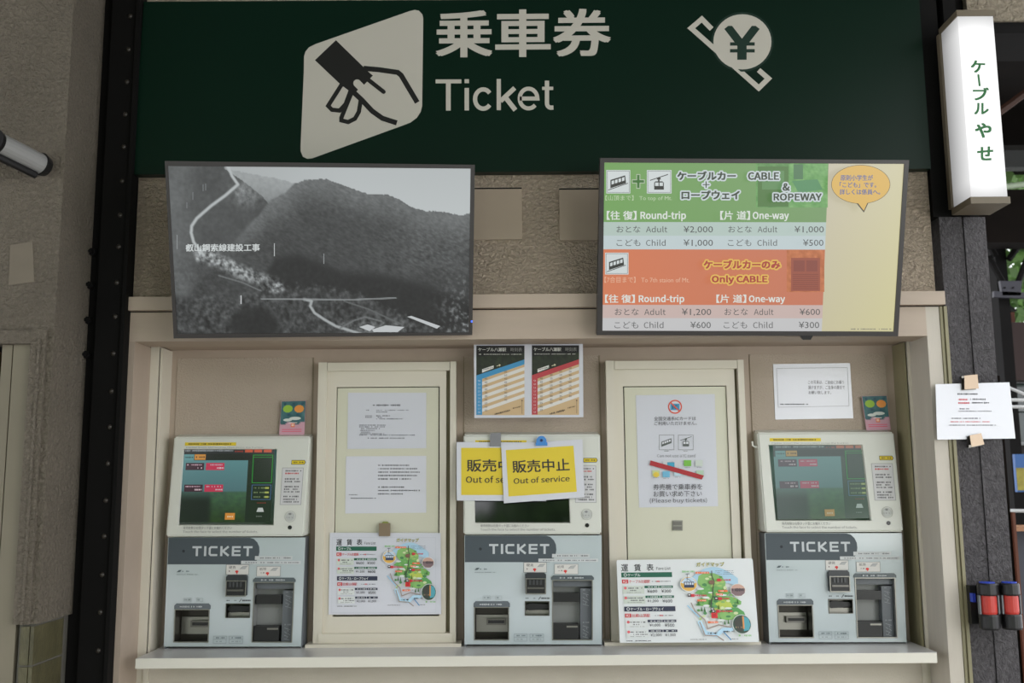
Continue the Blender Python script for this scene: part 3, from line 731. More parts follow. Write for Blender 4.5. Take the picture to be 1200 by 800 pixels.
# speech bubble
N = 40; bub = [(1008.7 + 34.6 * math.cos(2 * math.pi * i / N), 216 + 22.8 * math.sin(2 * math.pi * i / N)) for i in range(N)]
pr.poly([(1002, 236), (1019, 235), (1012.3, 249)], (70, 68, 60)); pr.poly(bub, (70, 68, 60))
pr.poly([(1008.7 + (x - 1008.7) * 0.985, 216 + (y - 216) * 0.98) for x, y in bub], (226, 186, 100)); pr.poly([(1003.2, 235), (1018, 234.4), (1012.3, 246.8)], (226, 186, 100))
BL = (72, 104, 168)
pr.text('原則小学生が', 985, 204.8, 1023, 211.6, BL, 0.015); pr.text('「こども」です。', 984, 213.3, 1027, 219.8, BL, 0.015); pr.text('詳しくは係員へ。', 984, 221.5, 1031.5, 228, BL, 0.015)
pr.ticks(997, 385.5, 1045, 1.6, (130, 128, 116), 0.8)
pr.build('screen', tr_, GLOW)

# ------------------------------------------------------------------ ticket machines
YM = -0.085
MP = YP(YM)
BP = plane3(P(550, 626, -0.105), P(700, 626, -0.105), P(600, 509, -0.058))
dxl = X(543, -0.105, 626) - X(194, -0.105, 626); dxr = X(897, -0.105, 624) - X(543, -0.105, 626)
mroot = thing('ticket_machine', 'middle ticket machine with two yellow notices over its dark screen', 'ticket machine', (X(624, YM, 700), -0.04, zc), 'ticket machines on the counter')
def body(t):
    # lower cabinet behind the acrylic face
    xs = [544.3, 556, 596, 615, 644, 647.5, 694.5, 705]; ys = [627, 678.8, 704, 711.5, 721.3, 750, 754.8]
    holes = {(1, 3), (1, 4), (3, 2), (3, 3), (5, 1), (5, 2), (5, 3), (5, 4)}
    # coin window: column 3, from row 704 to 721
    holes = {(1, 3), (1, 4), (3, 2), (3, 3), (5, 1), (5, 2), (5, 3), (5, 4)}
    grid_panel('face_panel', MP, xs, ys, holes, 0.006, macryl, t)
    a, b = P(544.3, 690, YM).x, P(705, 690, YM).x
    z0, z1 = zc, P(620, 627, YM).z
    # cabinet sides, top, bottom as a shell (open to the wells)
    bm = bmesh.new()
    add_box(bm, a, a + 0.006, YM + 0.006, -0.004, z0, z1); add_box(bm, b - 0.006, b, YM + 0.006, -0.004, z0, z1)
    frombm('cabinet_side', bm, mgrey, t)
    recess('ticket_tray', MP, 556, 711.5, 596, 750, 0.07, well_d, t, off=-0.002)
    recess('change_window', MP, 615, 704, 644, 721.3, 0.045, dmetal, t, off=-0.002)
    w = recess('banknote_well', MP, 647.5, 678.8, 694.5, 750, 0.05, well_m, t, off=-0.002)
    # frames round the wells
    def rim(x0, y0, x1, y1, wd_, m, nm='well_frame'):
        return grid_panel(nm, MP, [x0 - wd_, x0, x1, x1 + wd_], [y0 - wd_, y0, y1, y1 + wd_], {(1, 1)}, 0.004, m, t, off=0.003)
    rim(556.6, 712, 595.6, 749, 1.1, metal); rim(648.2, 680.2, 693.6, 749, 1.1, metal); rim(616, 705, 643.3, 720.6, 0.7, dmetal)
    # dark caps over the wells
    for x0, y0, x1, y1 in ((555, 704.2, 597.5, 711), (646, 674, 696, 679.2)):
        slab('cap', MP, [(x0, y1), (x0, y0 + 2.5), (x0 + 2.5, y0), (x1 - 2.5, y0), (x1, y0 + 2.5), (x1, y1)], 0.004, mband, t, off=0.003)
    # tray furniture
    slab('tray_back', MP, R4(558, 720, 595, 740), 0.004, metal, t, off=-0.060)
    slab('tray_lip', MP, R4(570, 724.5, 593, 732), 0.012, dmetal, t, off=-0.045, bevel=0.002)
    slab('tray_slot', MP, R4(572, 726.5, 591, 730), 0.002, slot_m, t, off=-0.0445)
    # change cup
    slab('change_cup', MP, [(616, 709), (622, 706.5), (643, 708), (643, 713), (627, 714.5), (620, 715), (616, 712)], 0.012, blackp, t, off=-0.015, bevel=0.002)
    slab('change_pan', MP, R4(616, 714.5, 643.5, 720.8), 0.02, metal, t, off=-0.02, bevel=0.001)
    # banknote slots
    slab('slot_mouth', MP, R4(648.5, 694.5, 679, 705), 0.03, slot_m, t, off=-0.012, bevel=0.002)
    slab('slot_lip', MP, R4(648.2, 731, 678, 748.5), 0.036, blackp, t, off=-0.006, bevel=0.003)
    slab('slot_opening', MP, R4(664, 733, 677, 735), 0.001, metal, t, off=-0.0055)
    slab('guide_strip', MP, R4(680, 689, 693, 749), 0.030, mgrey, t, off=-0.018, bevel=0.001)
    slab('well_hood', MP, R4(648.5, 680.5, 693.5, 687), 0.02, mgrey, t, off=-0.02)
    # coin acceptor, standing proud of the face
    slab('coin_acceptor', MP, [(615.5, 695), (615.5, 673), (618, 670.8), (637.5, 670.8), (640, 673), (640, 695)], 0.016, mat('coin_cap_black', (44, 48, 52), 0.35), t, off=0.015, bevel=0.002)
    slab('coin_mouth', MP, R4(617.5, 678.5, 638, 694), 0.004, blackp, t, off=0.019, bevel=0.001)
    for k in range(4): slab('coin_tooth', MP, R4(620 + k * 4.2, 679.5, 622.6 + k * 4.2, 685), 0.004, mat('coin_tooth_grey', (62, 64, 66), 0.4), t, off=0.0225)
    grid_panel('coin_frame', MP, [616, 617, 638.8, 639.8], [677.5, 678.4, 695, 696.2], {(1, 1)}, 0.004, metal, t, off=0.020)
    slab('coin_shelf', MP, R4(618, 688, 637.6, 690), 0.006, dmetal, t, off=0.024, bevel=0.0008)
    # printed band
    R_ = [(640, 627.4), (645, 629), (649, 632.8), (651.5, 638), (652, 644), (651, 650), (648.5, 655), (644.5, 658.5)]
    pr = Print(MP, off=0.0003, step=0.00006)
    pr.poly([(544.8, 627.4)] + R_ + [(544.8, 658.5)], (70, 80, 86))
    TC = (196, 202, 204); T0, T1 = 637.2, 648.8
    for x0 in (573.2, 632.8): pr.rect(x0, T0, x0 + 10.8, T0 + 2.4, TC); pr.rect(x0 + 4.1, T0 + 2.4, x0 + 6.7, T1, TC)
    pr.rect(587, T0, 589.6, T1, TC)
    pr.stroke([(602.6, T0 + 1.2), (595, T0 + 1.2), (593.6, T0 + 2.6), (593.6, T1 - 2.6), (595, T1 - 1.2), (602.6, T1 - 1.2)], 2.4, TC, False)
    pr.rect(606, T0, 608.6, T1, TC); pr.stroke([(615.6, T0 + 0.4), (609, T0 + 5.8), (616, T1 - 0.4)], 2.5, TC, False)
    pr.rect(619.6, T0, 622.2, T1, TC); pr.rect(622, T0, 630, T0 + 2.3, TC); pr.rect(622, T0 + 4.6, 629.4, T0 + 6.9, TC); pr.rect(622, T1 - 2.3, 630, T1, TC)
    pr.ell(563, 643, 1.7, 1.7, (34, 40, 46), 12)
    pr.rect(647, 648.8, 691, 653.2, (196, 200, 200)); pr.ticks(653, 651, 689, 1.8, (110, 112, 114), 0.7)
    pr.rect(631, 654.3, 701, 658.2, (200, 204, 204)); pr.ticks(636, 656.4, 699, 1.5, (120, 122, 124), 0.8)
    for (x0, y0, x1, y1, t1) in ((614, 659, 640.3, 670.3, '硬貨'), (650, 661, 677.4, 672.3, '紙幣')):
        pr.rect(x0 - 0.4, y0 - 0.4, x1 + 0.4, y1 + 0.4, (110, 116, 118)); pr.rect(x0, y0, x1, y1, (216, 214, 208))
        pr.text(t1, x0 + 3, y0 + 1.2, x0 + 11, y0 + 4.6, (60, 60, 62)); pr.ticks(x0 + 3.2, y0 + 7.4, x0 + 9, 1.6, (90, 60, 60))
        cx = x0 + 12.5; pr.poly([(cx - 2, y1 - 4), (cx + 2, y1 - 4), (cx + 0.3, y1 - 0.3)], (214, 54, 48)); pr.ell(cx, y1 - 3.4, 2.0, 1.4, (214, 54, 48), 10)
        pr.poly([(x0 + 16, y0 + 5), (x0 + 19, y0 + 2), (x0 + 25, y0 + 1.5), (x0 + 22, y0 + 5.2)], (176, 178, 176))
        pr.stroke([(x0 + 16, y0 + 5), (x0 + 19, y0 + 2), (x0 + 25, y0 + 1.5)], 0.4, (130, 132, 132), False)
    pr.poly([(556, 667.8), (558.5, 665.2), (562, 665), (560, 667.4)], (84, 96, 100)); pr.ticks(562.5, 666.6, 571, 1.6, (110, 122, 126)); pr.ticks(554.5, 670.4, 581, 1.0, (140, 150, 152), 0.9)
    pr.outline(566, 698, 574.5, 702.2, 0.3, (140, 152, 154)); pr.ticks(567, 700, 573.8, 2, (120, 132, 134)); pr.outline(581, 698, 588, 702.2, 0.3, (140, 152, 154)); pr.ticks(582, 700, 587.4, 2, (120, 132, 134))
    pr.ticks(616, 700.8, 629, 2.0, (100, 106, 108)); pr.stroke([(631, 702.5), (633.6, 698.8)], 0.7, (60, 64, 66), False); pr.ticks(634.5, 700.8, 644.5, 2.2, (74, 78, 80), 0.9)
    for x0, x1 in ((602.5, 617.5), (621, 637)):
        pr.outline(x0, 742.5, x1, 751, 0.45, (138, 150, 154)); pr.stroke([(x0, 746.4), (x1, 746.4)], 0.4, (138, 150, 154), False)
        pr.ticks(x0 + 3, 744.5, x1 - 2, 2.2, (112, 124, 128)); pr.ticks(x0 + 1.5, 748.8, x1 - 1.5, 1.6, (138, 148, 150))
    pr.build('lettering', t)
    pr = Print(MP, off=0.0075, step=0.00006)
    pr.ticks(562, 708, 588, 2.0, (186, 192, 194), 0.7, 3); pr.ticks(656, 676.8, 686, 2.0, (186, 192, 194), 0.75, 5)
    pr.build('cap_lettering', t)
    pr = Print(MP, off=-0.0175, step=0.00006)
    for y in (699, 737):
        for k in range(7): pr.stroke([(683 + (k % 2) * 4, y + k * 2.1 - 4), (690 - (k % 3) * 2, y + k * 2.1 - 2)], 0.5, (160, 164, 166), False)
        pr.ticks(683, y - 8, 691, 1.8, (150, 154, 156))
    pr.build('guide_diagram', t)
    # screen head: a thick hood, its face leaning back
    bx_ = [543, 556, 664.5, 703.5]
    f = [BP.at(*p) for p in ((543.3, 509.5), (703.3, 509), (705, 625.5), (543, 626))]
    hx = [BP.at(*p, -0.010) for p in ((556, 524.3), (664.3, 524.3), (667.5, 611.8), (557, 611.8))]
    hf = [BP.at(*p) for p in ((555.2, 523.3), (665.3, 523.3), (668.6, 612.8), (556.2, 612.8))]
    bm = bmesh.new()
    F_ = [bm.verts.new(q) for q in f]; HF = [bm.verts.new(q) for q in hf]; HX = [bm.verts.new(q) for q in hx]
    Bk = [bm.verts.new((q.x, -0.006, q.z + (0.012 if i < 2 else 0.0))) for i, q in enumerate(f)]
    for k in range(4):
        n = (k + 1) % 4
        bm.faces.new((F_[k], F_[n], HF[n], HF[k])); bm.faces.new((HF[k], HF[n], HX[n], HX[k])); bm.faces.new((F_[k], Bk[k], Bk[n], F_[n]))
    bm.faces.new(Bk)
    es = [e for e in bm.edges if all(v in F_ + Bk for v in e.verts) and not all(v in Bk for v in e.verts)]
    bmesh.ops.bevel(bm, geom=es, offset=0.005, segments=3, affect='EDGES')
    frombm('screen_hood', bm, mwhite, t)
    # ring gasket line, knob and keyhole
    pr = Print(BP, off=0.0003, step=0.00006)
    pr.rect(557, 515.7, 617, 519.5, (226, 200, 40)); pr.ticks(560, 517.6, 612, 2.0, (96, 84, 34), 0.85, 2)
    pr.text('Please insert the money,then press the button.', 559, 520.6, 650, 523.0, (150, 152, 148))
    pr.text('発売枚数は右側タッチ面にお触れください', 563, 614.0, 620, 617.6, (112, 114, 112))
    pr.text('Touch the face to select the number of tickets.', 563, 618.6, 651, 621.6, (122, 124, 122))
    pr.poly([(683.6, 536.4), (699, 536.4), (700.4, 539), (699, 541.6), (683.6, 541.6)], (60, 56, 30)); pr.poly([(684.2, 537), (698.6, 537), (699.6, 539), (698.6, 541), (684.2, 541)], (222, 196, 34))
    pr.ticks(686, 539, 698, 2.0, (70, 62, 30), 0.9)
    pr.poly([(673.5, 545.3), (698.5, 545.3), (699, 588.8), (674, 588.8)], (150, 152, 150)); pr.poly([(674, 545.8), (698, 545.8), (698.5, 588.3), (674.5, 588.3)], (208, 208, 208))
    for i, (y, c) in enumerate(((549, (80, 80, 82)), (552, (196, 70, 66)), (558.5, (96, 96, 98)), (561.6, (96, 96, 98)), (567.5, (80, 80, 82)), (570.5, (110, 110, 112)), (573.5, (110, 110, 112)), (579, (80, 80, 82)), (582.3, (104, 104, 106)), (585.3, (104, 104, 106)))):
        pr.ticks(677.5, y, 696 - (i % 3), 2.0, c, 0.85, i)
    pr.ring(687.5, 602.5, 6.6, 0.5, (170, 173, 168)); pr.ell(687.5, 602.5, 5.2, 5.2, (188, 191, 186)); pr.ell(687, 599.5, 1.8, 1.2, (130, 132, 130), 10); pr.ticks(683.5, 603.6, 691.5, 1.4, (140, 142, 140))
    pr.build('instruction_print', t)
    bm = bmesh.new(); c = BP.at(688, 615.3); tube(bm, [c - BP.n * 0.004, c + BP.n * 0.002], [0.0072, 0.0068], 16); frombm('lock', bm, slot_m, t)
body(mroot)
mleft = copy_tree(mroot); mleft.location.x -= dxl
mleft['label'] = 'leftmost ticket machine, beside the black riveted column'
mright = copy_tree(mroot); mright.location.x += dxr
mright['label'] = 'rightmost ticket machine, with a white hook on its side'
GREY_SH = np.array([0])
# middle: screen off, dark glass
glass = mat('dark_screen_glass', (14, 20, 16), 0.06, spec=0.8)
slab('screen', BP, [(555.5, 523.8), (665, 523.8), (668, 612.3), (556.5, 612.3)], 0.004, glass, mroot, off=-0.0085)
def live_screen(t, q, lift, mt, seed):
    """q: the four screen corners; drawn in a 0..100 x 0..100 frame"""
    w = warp_quad((0, 0, 100, 100), q)
    pr = Print(BP, off=-0.0095, step=0.00006, warp=w)
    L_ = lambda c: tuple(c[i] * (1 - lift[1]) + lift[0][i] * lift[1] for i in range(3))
    def bgf(x, y):
        if y < 58: v = (96 - y * 0.25, 150 - y * 0.55, 152 - y * 0.5)
        else:
            k = (y - 58) / 42; n = nz2(x * 1.3, y * 1.5, 0.12, 4); g = 0.5 + 0.5 * n
            base = (58 * (1 - k) + 30 * k, 84 * (1 - k) + 42 * k, 76 * (1 - k) + 26 * k)
            v = (base[0] + (16 if x > 34 else 2) * g, base[1] + (34 if x > 34 else 4) * g, base[2] + 6 * g)
            k2 = sst(60, 74, y) * (1 - sst(30, 38, x)); v = tuple(v[i] * (1 - k2) + (24, 33, 29)[i] * k2 for i in range(3))
        return L_(v)
    pr.raster(0, 0, 100, 100, 44, 40, bgf)
    pr.rect(0, 0, 100, 17, L_((20, 24, 22))); pr.rect(0, 0, 100, 8, L_((34, 36, 40))); pr.rect(72, 17, 76, 100, L_((26, 40, 30)))
    pr.rect(76, 8, 100, 100, L_((26, 42, 28)))
    pr.ticks(3, 4, 55, 2.6, L_((150, 156, 160)), 0.9, seed); 
    for a in (68, 78, 88.5): pr.rect(a, 2, a + 8.5, 6.4, L_((196, 84, 56)))
    pr.ticks(57, 5, 66, 2.4, L_((150, 50, 44)), 0.7, seed)
    pr.rect(2, 9, 13, 17, L_((96, 150, 152))); pr.ticks(3, 13, 13, 2.4, L_((40, 60, 62)), 0.9); pr.rect(13.5, 9, 25.5, 16.4, L_((206, 142, 60))); pr.ticks(15, 12.7, 25, 2.4, L_((90, 60, 30)), 0.9)
    for (a, y0) in ((5, 20.5), (5, 49.5)):
        pr.rect(a - 0.5, y0, a + 19.5, y0 + 9.6, L_((62, 34, 50))); pr.rect(a + 21.5, y0, a + 41.5, y0 + 9.6, L_((196, 52, 84)))
        for b in (a, a + 22.5): pr.ticks(b + 1, y0 + 2.6, b + 17, 1.8, L_((206, 170, 184)), 0.8, seed); pr.ticks(b + 11, y0 + 6.8, b + 18.5, 2.4, L_((226, 200, 208)), 0.9, seed)
    pr.outline(77.5, 10, 98.5, 47, 0.8, L_((44, 150, 56))); pr.stroke([(77.5, 13), (98.5, 13)], 0.6, L_((44, 150, 56)), False); pr.rect(78.5, 14, 97.5, 46, L_((22, 34, 24)))
    pr.outline(77.8, 50, 98.3, 69.5, 0.7, L_((78, 112, 150)))
    for y in (54, 60, 66): pr.ticks(80, y, 97, 2.2, L_((120, 140, 96)), 0.8, seed); pr.rect(92, y - 1.2, 96, y + 1.2, L_((170, 180, 90)))
    pr.poly([(84, 86), (85.5, 80.5), (90.5, 80.5), (92, 86)], L_((198, 204, 200))); pr.ticks(84, 92, 90, 1.6, L_((130, 140, 130)))
    pr.rect(50.5, 87.5, 61, 96.5, L_((214, 142, 60))); pr.ticks(53, 92.4, 59, 2.4, L_((240, 220, 180)), 0.9)
    pr.ticks(84, 74, 94, 1.4, L_((140, 60, 44)), 0.8)
    return pr.build('screen', t, mt)
LS = [(214.3, 524.3), (321.8, 524.3), (317.3, 611.8), (208, 611.8)]
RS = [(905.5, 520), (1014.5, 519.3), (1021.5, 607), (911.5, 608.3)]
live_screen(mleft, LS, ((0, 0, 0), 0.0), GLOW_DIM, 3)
live_screen(mright, RS, ((104, 136, 124), 0.45), GLOW_DIM, 4)  # pale wash mixed into the colours paints the reflection on this glass
bm = bmesh.new(); c = P(887.5, 523, -0.05)
tube(bm, [c + Vector((0.02, 0, 0)), c + Vector((-0.008, 0, -0.002)), c + Vector((-0.016, 0, 0.004)), c + Vector((-0.017, 0, 0.018))], 0.0035, 8)
frombm('hook', bm, mwhite, mright)

# ------------------------------------------------------------------ papers
def sheet(name, label, cat, pl, q, m=paper, th=0.0012, group=None, off=0.0):
    c = pl.at(*(np.mean(q, 0)), off)
    t = thing(name, label, cat, tuple(c), group); slab('sheet', pl, q, th, m, t, off=off); return t
WS = YP(-0.0275)
# notice with small print on the first window
q = [(408, 460), (499.5, 460), (499.5, 525), (407, 526)]
t = sheet('paper_notice', 'creased laminated text notice, upper sheet on the left window', 'notice', WS, q, lamin)
pr = Print(WS); C_ = (130, 132, 140)
pr.ticks(437, 474.6, 469, 2.2, (100, 102, 110), 0.85)
for y, a, b in ((480.5, 429, 432.5), (480.5, 441, 479), (482.6, 441, 454), (487, 428, 436), (487, 441, 457), (488.8, 428, 436), (488.8, 441, 448), (490.6, 441, 472), (498, 421, 452), (500, 421, 451), (502, 423, 445), (504.2, 422, 439), (506.2, 423, 434), (508, 422, 450), (509.5, 421, 486), (513.2, 431, 474)):
    pr.ticks(a, y, b, 1.3, C_, 0.9)
pr.build('small_print', t)
q = [(405.5, 534.5), (499.5, 534), (499.5, 600.5), (404.5, 601.5)]
t = sheet('paper_notice', 'plain white sheet with lines of text, lower sheet on left window', 'notice', WS, q)
pr = Print(WS)
for y, a, b in ((545, 443, 480), (549, 443, 489), (553, 443, 492), (557, 443, 489), (561, 443, 482), (570.5, 443, 474), (574.5, 443, 492), (578.5, 443, 472)): pr.ticks(a, y, b, 1.7, (104, 106, 110), 0.95)
pr.ticks(409, 579.5, 419, 1.4, (130, 132, 136)); pr.ticks(411, 583.5, 444, 1.4, (110, 112, 116), 0.95)
pr.build('small_print', t)

# fare list artwork, drawn in the board's own 0..1200 x 0..733 frame
def fare_art(pr, crisp):
    k = 0.0 if crisp else 0.0
    D_ = (44, 46, 50); wt = (232, 234, 232)
    sp_ = lambda x0, y, x1, h, c, s=1, d=0.85: fticks(pr, x0, y, x1, h, c, d, s)
    pr.text('運', 85, 103, 142, 160, D_, 0.015); pr.text('賃', 190, 103, 246, 158, D_, 0.015); pr.text('表', 292, 103, 350, 156, D_, 0.015)
    pr.text('Fare List', 372, 126, 488, 150, (58, 60, 64))
    def sec(y, c, t1, num, st, hdr, p1, p2, dx):
        pr.rect(84 + dx, y, 497 + dx, y + 38, c); pr.text(t1, 135 + dx, y + 7, (238 if len(t1) < 6 else 402) + dx, y + 32, wt, 0.012)
        pr.ell(116 + dx, y + 19, 13, 13, wt, 14); pr.ell(116 + dx, y + 19, 9, 9, c, 12)
        y2 = y + 55
        pr.rect(88 + dx, y2, 138 + dx, y2 + 30, (206, 44, 52)); pr.text(num, 98 + dx, y2 + 5, 128 + dx, y2 + 25, wt, 0.02)
        pr.text(st, 146 + dx, y2 + 2, 315 + dx if len(st) > 5 else 290 + dx, y2 + 28, (206, 52, 62), 0.008)
        fticks(pr, 330 + dx, y2 + 16, 366 + dx, 8, (120, 120, 124)); fticks(pr, 368 + dx, y2 + 16, 392 + dx, 12, (206, 52, 62)); fticks(pr, 394 + dx, y2 + 16, 484 + dx, 8, (130, 130, 134))
        for j, (yy, pa, pb) in enumerate(((y + 104, p1[0], p1[1]), (y + 181, p2[0], p2[1]))):
            pr.rect(90 + dx + 4 * j, yy, 265 + dx + 4 * j, yy + 62, (206, 214, 204) if t1 == 'ケーブル' else (220, 224, 222))
            pr.rect(268 + dx + 4 * j, yy, 499 + dx + 4 * j, yy + 19, c)
            pr.rect(382 + dx + 4 * j, yy, 386 + dx + 4 * j, yy + 19, wt)
            fticks(pr, 290 + dx, yy + 10, 372 + dx, 9, wt, 0.8, j); fticks(pr, 402 + dx, yy + 10, 488 + dx, 9, wt, 0.8, j + 3)
            pr.ell(112 + dx, yy + 17, 12, 11, (222, 100, 106), 12)
            fticks(pr, 126 + dx, yy + 18, 250 + dx, 10, (60, 62, 66), 0.85, j); fticks(pr, 150 + dx, yy + 36, (200 if j == 0 else 262) + dx, 9, (60, 62, 66), 0.9, j + 1); fticks(pr, 124 + dx, yy + 52, 240 + dx, 6, (150, 152, 152), 0.9, j)
            pr.text(pa, 288 + dx + 4 * j - (6 if ',' in pa else 0), yy + 30, 370 + dx + 6 * j, yy + 55, (48, 50, 54)); pr.text(pb, 404 + dx + 4 * j - (4 if ',' in pb else 0), yy + 30, 482 + dx + 6 * j, yy + 55, (48, 50, 54))
    sec(168, (26, 98, 74), 'ケーブル', 'K1', 'ケーブル比叡駅', 1, ('¥600', '¥300'), ('¥1,200', '¥600'), 0)
    sec(433, (46, 52, 74), 'ケーブル・ロープウェイ', 'R2', '比叡山頂駅', 1, ('¥1,000', '¥500'), ('¥2,000', '¥1,000'), 12)
    fticks(pr, 104, 700, 300, 8, (96, 98, 100), 0.9)
    # guide map
    pr.text('ガイドマップ', 700, 94, 928, 128, (40, 110, 60), 0.03); pr.text('ガイドマップ', 702, 97, 926, 125, (222, 196, 60), 0.0)
    import math as m_
    dome = [(660 + (1030 - 660) * i / 16, 250 - 118 * m_.sin(m_.pi * (0.12 + 0.8 * i / 16))) for i in range(17)]
    pr.poly(dome + [(1030, 290), (960, 260), (700, 250)], (176, 212, 232))
    for pts, c in (([(712, 200), (760, 176), (840, 180), (900, 205), (930, 250), (920, 300), (820, 320), (740, 300), (700, 250)], (140, 190, 110)),
                   ([(670, 335), (730, 290), (820, 270), (900, 300), (960, 330), (930, 360), (760, 350)], (112, 176, 96)),
                   ([(680, 430), (710, 375), (800, 340), (900, 350), (1000, 370), (1046, 400), (1040, 425), (860, 440)], (124, 184, 98)),
                   ([(820, 462), (840, 410), (900, 386), (960, 410), (985, 462)], (190, 206, 92)),
                   ([(930, 470), (960, 446), (1010, 446), (1060, 480), (1070, 510), (960, 505)], (96, 164, 92)),
                   ([(840, 530), (850, 480), (920, 472), (990, 490), (1010, 530), (930, 545)], (140, 192, 110))): pr.poly(pts, c)
    r = random.Random(5)
    for i in range(70):
        x, y = r.uniform(690, 1010), r.uniform(195, 540)
        if abs(x - 850) < 60 + (y - 180) * 0.45: pr.ell(x, y, r.uniform(8, 22), r.uniform(6, 14), r.choice([(96, 158, 92), (134, 186, 108), (76, 138, 84), (174, 204, 118), (214, 226, 176)]), 8)
    for x, y in ((745, 460), (720, 456), (900, 560), (930, 555), (870, 540), (700, 410), (1015, 400), (800, 395), (790, 400), (860, 440)): pr.poly([(x - 9, y + 18), (x, y - 22), (x + 9, y + 18)], (58, 110, 52))
    for x, y, rx, ry in ((720, 300, 30, 9), (900, 350, 34, 8), (760, 368, 30, 9), (935, 452, 30, 8), (760, 432, 26, 10), (990, 330, 26, 10), (800, 330, 20, 6), (870, 545, 34, 9)): pr.ell(x, y, rx, ry, (226, 232, 228), 12)
    # funicular line, stations, rivers
    pr.stroke([(822, 160), (820, 200), (835, 240), (822, 310), (818, 360), (800, 420), (795, 460), (820, 500), (822, 520)], 7, (70, 62, 60), False)
    pr.stroke([(700, 560), (740, 640), (830, 660), (880, 620), (950, 615)], 30, (186, 222, 242)); pr.stroke([(640, 410), (665, 470), (740, 540), (760, 610), (850, 580), (945, 600)], 9, (160, 146, 136)); pr.stroke([(700, 560), (735, 660), (830, 665), (880, 700)], 9, (160, 146, 136)); pr.stroke([(885, 635), (940, 695)], 8, (60, 140, 190)); pr.stroke([(610, 430), (650, 470), (700, 520)], 8, (150, 206, 236))
    for x0, y0, x1, c in ((690, 168, 800, 0), (865, 310, 940, 0), (845, 336, 900, 0), (690, 382, 762, 0), (765, 552, 846, 0)): pr.rect(x0, y0, x1, y0 + 15, (236, 118, 66)); fticks(pr, x0 + 6, y0 + 8, x1 - 4, 6, wt, 0.7)
    for x0, y0, x1 in ((860, 222, 972), (640, 340, 768), (860, 366, 992), (836, 464, 972)): pr.rect(x0, y0, x0 + 30, y0 + 22, (206, 52, 62)); fticks(pr, x0 + 32, y0 + 11, x1, 14, (212, 66, 76), 0.92)
    for x, y in ((628, 348), (845, 376), (815, 476)): pr.rect(x - 14, y - 12, x + 14, y + 12, (50, 48, 50)); pr.rect(x - 8, y - 6, x + 8, y + 2, wt)
    pr.rect(796, 486, 846, 528, (214, 48, 50)); pr.ell(820, 506, 15, 13, (190, 40, 44), 12); pr.ell(815, 250, 24, 17, (130, 100, 80), 14)
    for y in (162, 176, 188): fticks(pr, 850, y, 1000, 4, (110, 116, 130), 0.9)
    fticks(pr, 760, 645, 832, 14, (60, 60, 64), 0.7); fticks(pr, 885, 632, 970, 12, (60, 60, 64), 0.7); fticks(pr, 945, 690, 1000, 7, (110, 110, 114), 0.8); fticks(pr, 616, 692, 745, 5, (60, 60, 64), 0.95)
    # round pictures
    pr.ell(628, 262, 70, 58, (238, 240, 236), 24); pr.ell(628, 262, 66, 54, (222, 176, 84), 24); pr.poly([(566, 250), (600, 215), (660, 212), (692, 250), (660, 262), (600, 262)], (196, 216, 232))
    pr.rect(590, 244, 672, 290, (48, 62, 92)); 
    for k2 in range(4): pr.rect(597 + k2 * 19, 250, 611 + k2 * 19, 268, (206, 216, 226))
    pr.stroke([(622, 180), (616, 240)], 4, (70, 80, 96), False); pr.stroke([(608, 186), (640, 182)], 5, (70, 80, 96), False); pr.stroke([(612, 215), (652, 240)], 4, (70, 80, 96), False)
    pr.ell(1025, 312, 63, 50, (232, 232, 226), 24); pr.ell(1025, 312, 58, 46, (206, 168, 152), 24); pr.poly([(968, 300), (1082, 300), (1078, 335), (1050, 356), (1000, 356), (972, 335)], (132, 110, 112)); fticks(pr, 972, 310, 1078, 26, (70, 60, 64), 0.8)
    pr.ell(1037, 577, 78, 76, (220, 224, 220), 28); pr.ell(1037, 577, 72, 71, (52, 78, 64), 28); pr.poly([(1045, 512), (1092, 530), (1106, 580), (1090, 622), (1050, 630)], (88, 168, 182)); pr.rect(1043, 515, 1056, 612, (222, 150, 84)); pr.poly([(975, 560), (1005, 530), (1036, 520), (1036, 630), (1000, 630)], (66, 66, 60)); fticks(pr, 980, 600, 1040, 16, (150, 130, 100), 0.6)
    fticks(pr, 1005, 664, 1105, 16, (120, 190, 90), 0.7); fticks(pr, 560, 165, 680, 16, (130, 196, 120), 0.6)
def fticks(pr, x0, y, x1, h, c, d=0.85, s=1):
    r = random.Random(s * 31 + int(x0 + y * 3)); x = x0; pr.off += pr.step
    while x < x1:
        w = r.uniform(3, 9); k = r.uniform(0.6, 1)
        if r.random() < d: pr.rect(x, y - h * k / 2, min(x + w, x1), y + h * k / 2, c, True)
        x += w + r.uniform(1.5, 4)
q = [(386.5, 624), (516.3, 624.3), (517, 719.5), (385, 719.8)]
WS2 = YP(-0.0385)
t = sheet('fare_sheet', 'paper fare list with guide map clipped to the left window', 'poster', WS2, q, lamin)
pr = Print(WS2, warp=warp_quad((50, 65, 1160, 735), [(388.5, 627), (515, 627.3), (515.5, 718), (387.5, 718.5)]), step=0.00004)
pr.outline(60, 82, 1120, 728, 2.5, (190, 194, 200))
pr2w = pr.warp; pr.warp = lambda p, f=warp_quad((65, 80, 1130, 718), [(392, 628.5), (514, 628.8), (513, 712), (391, 712.5)]): f(p)
fare_art(pr, False); pr.build('fare_print', t)
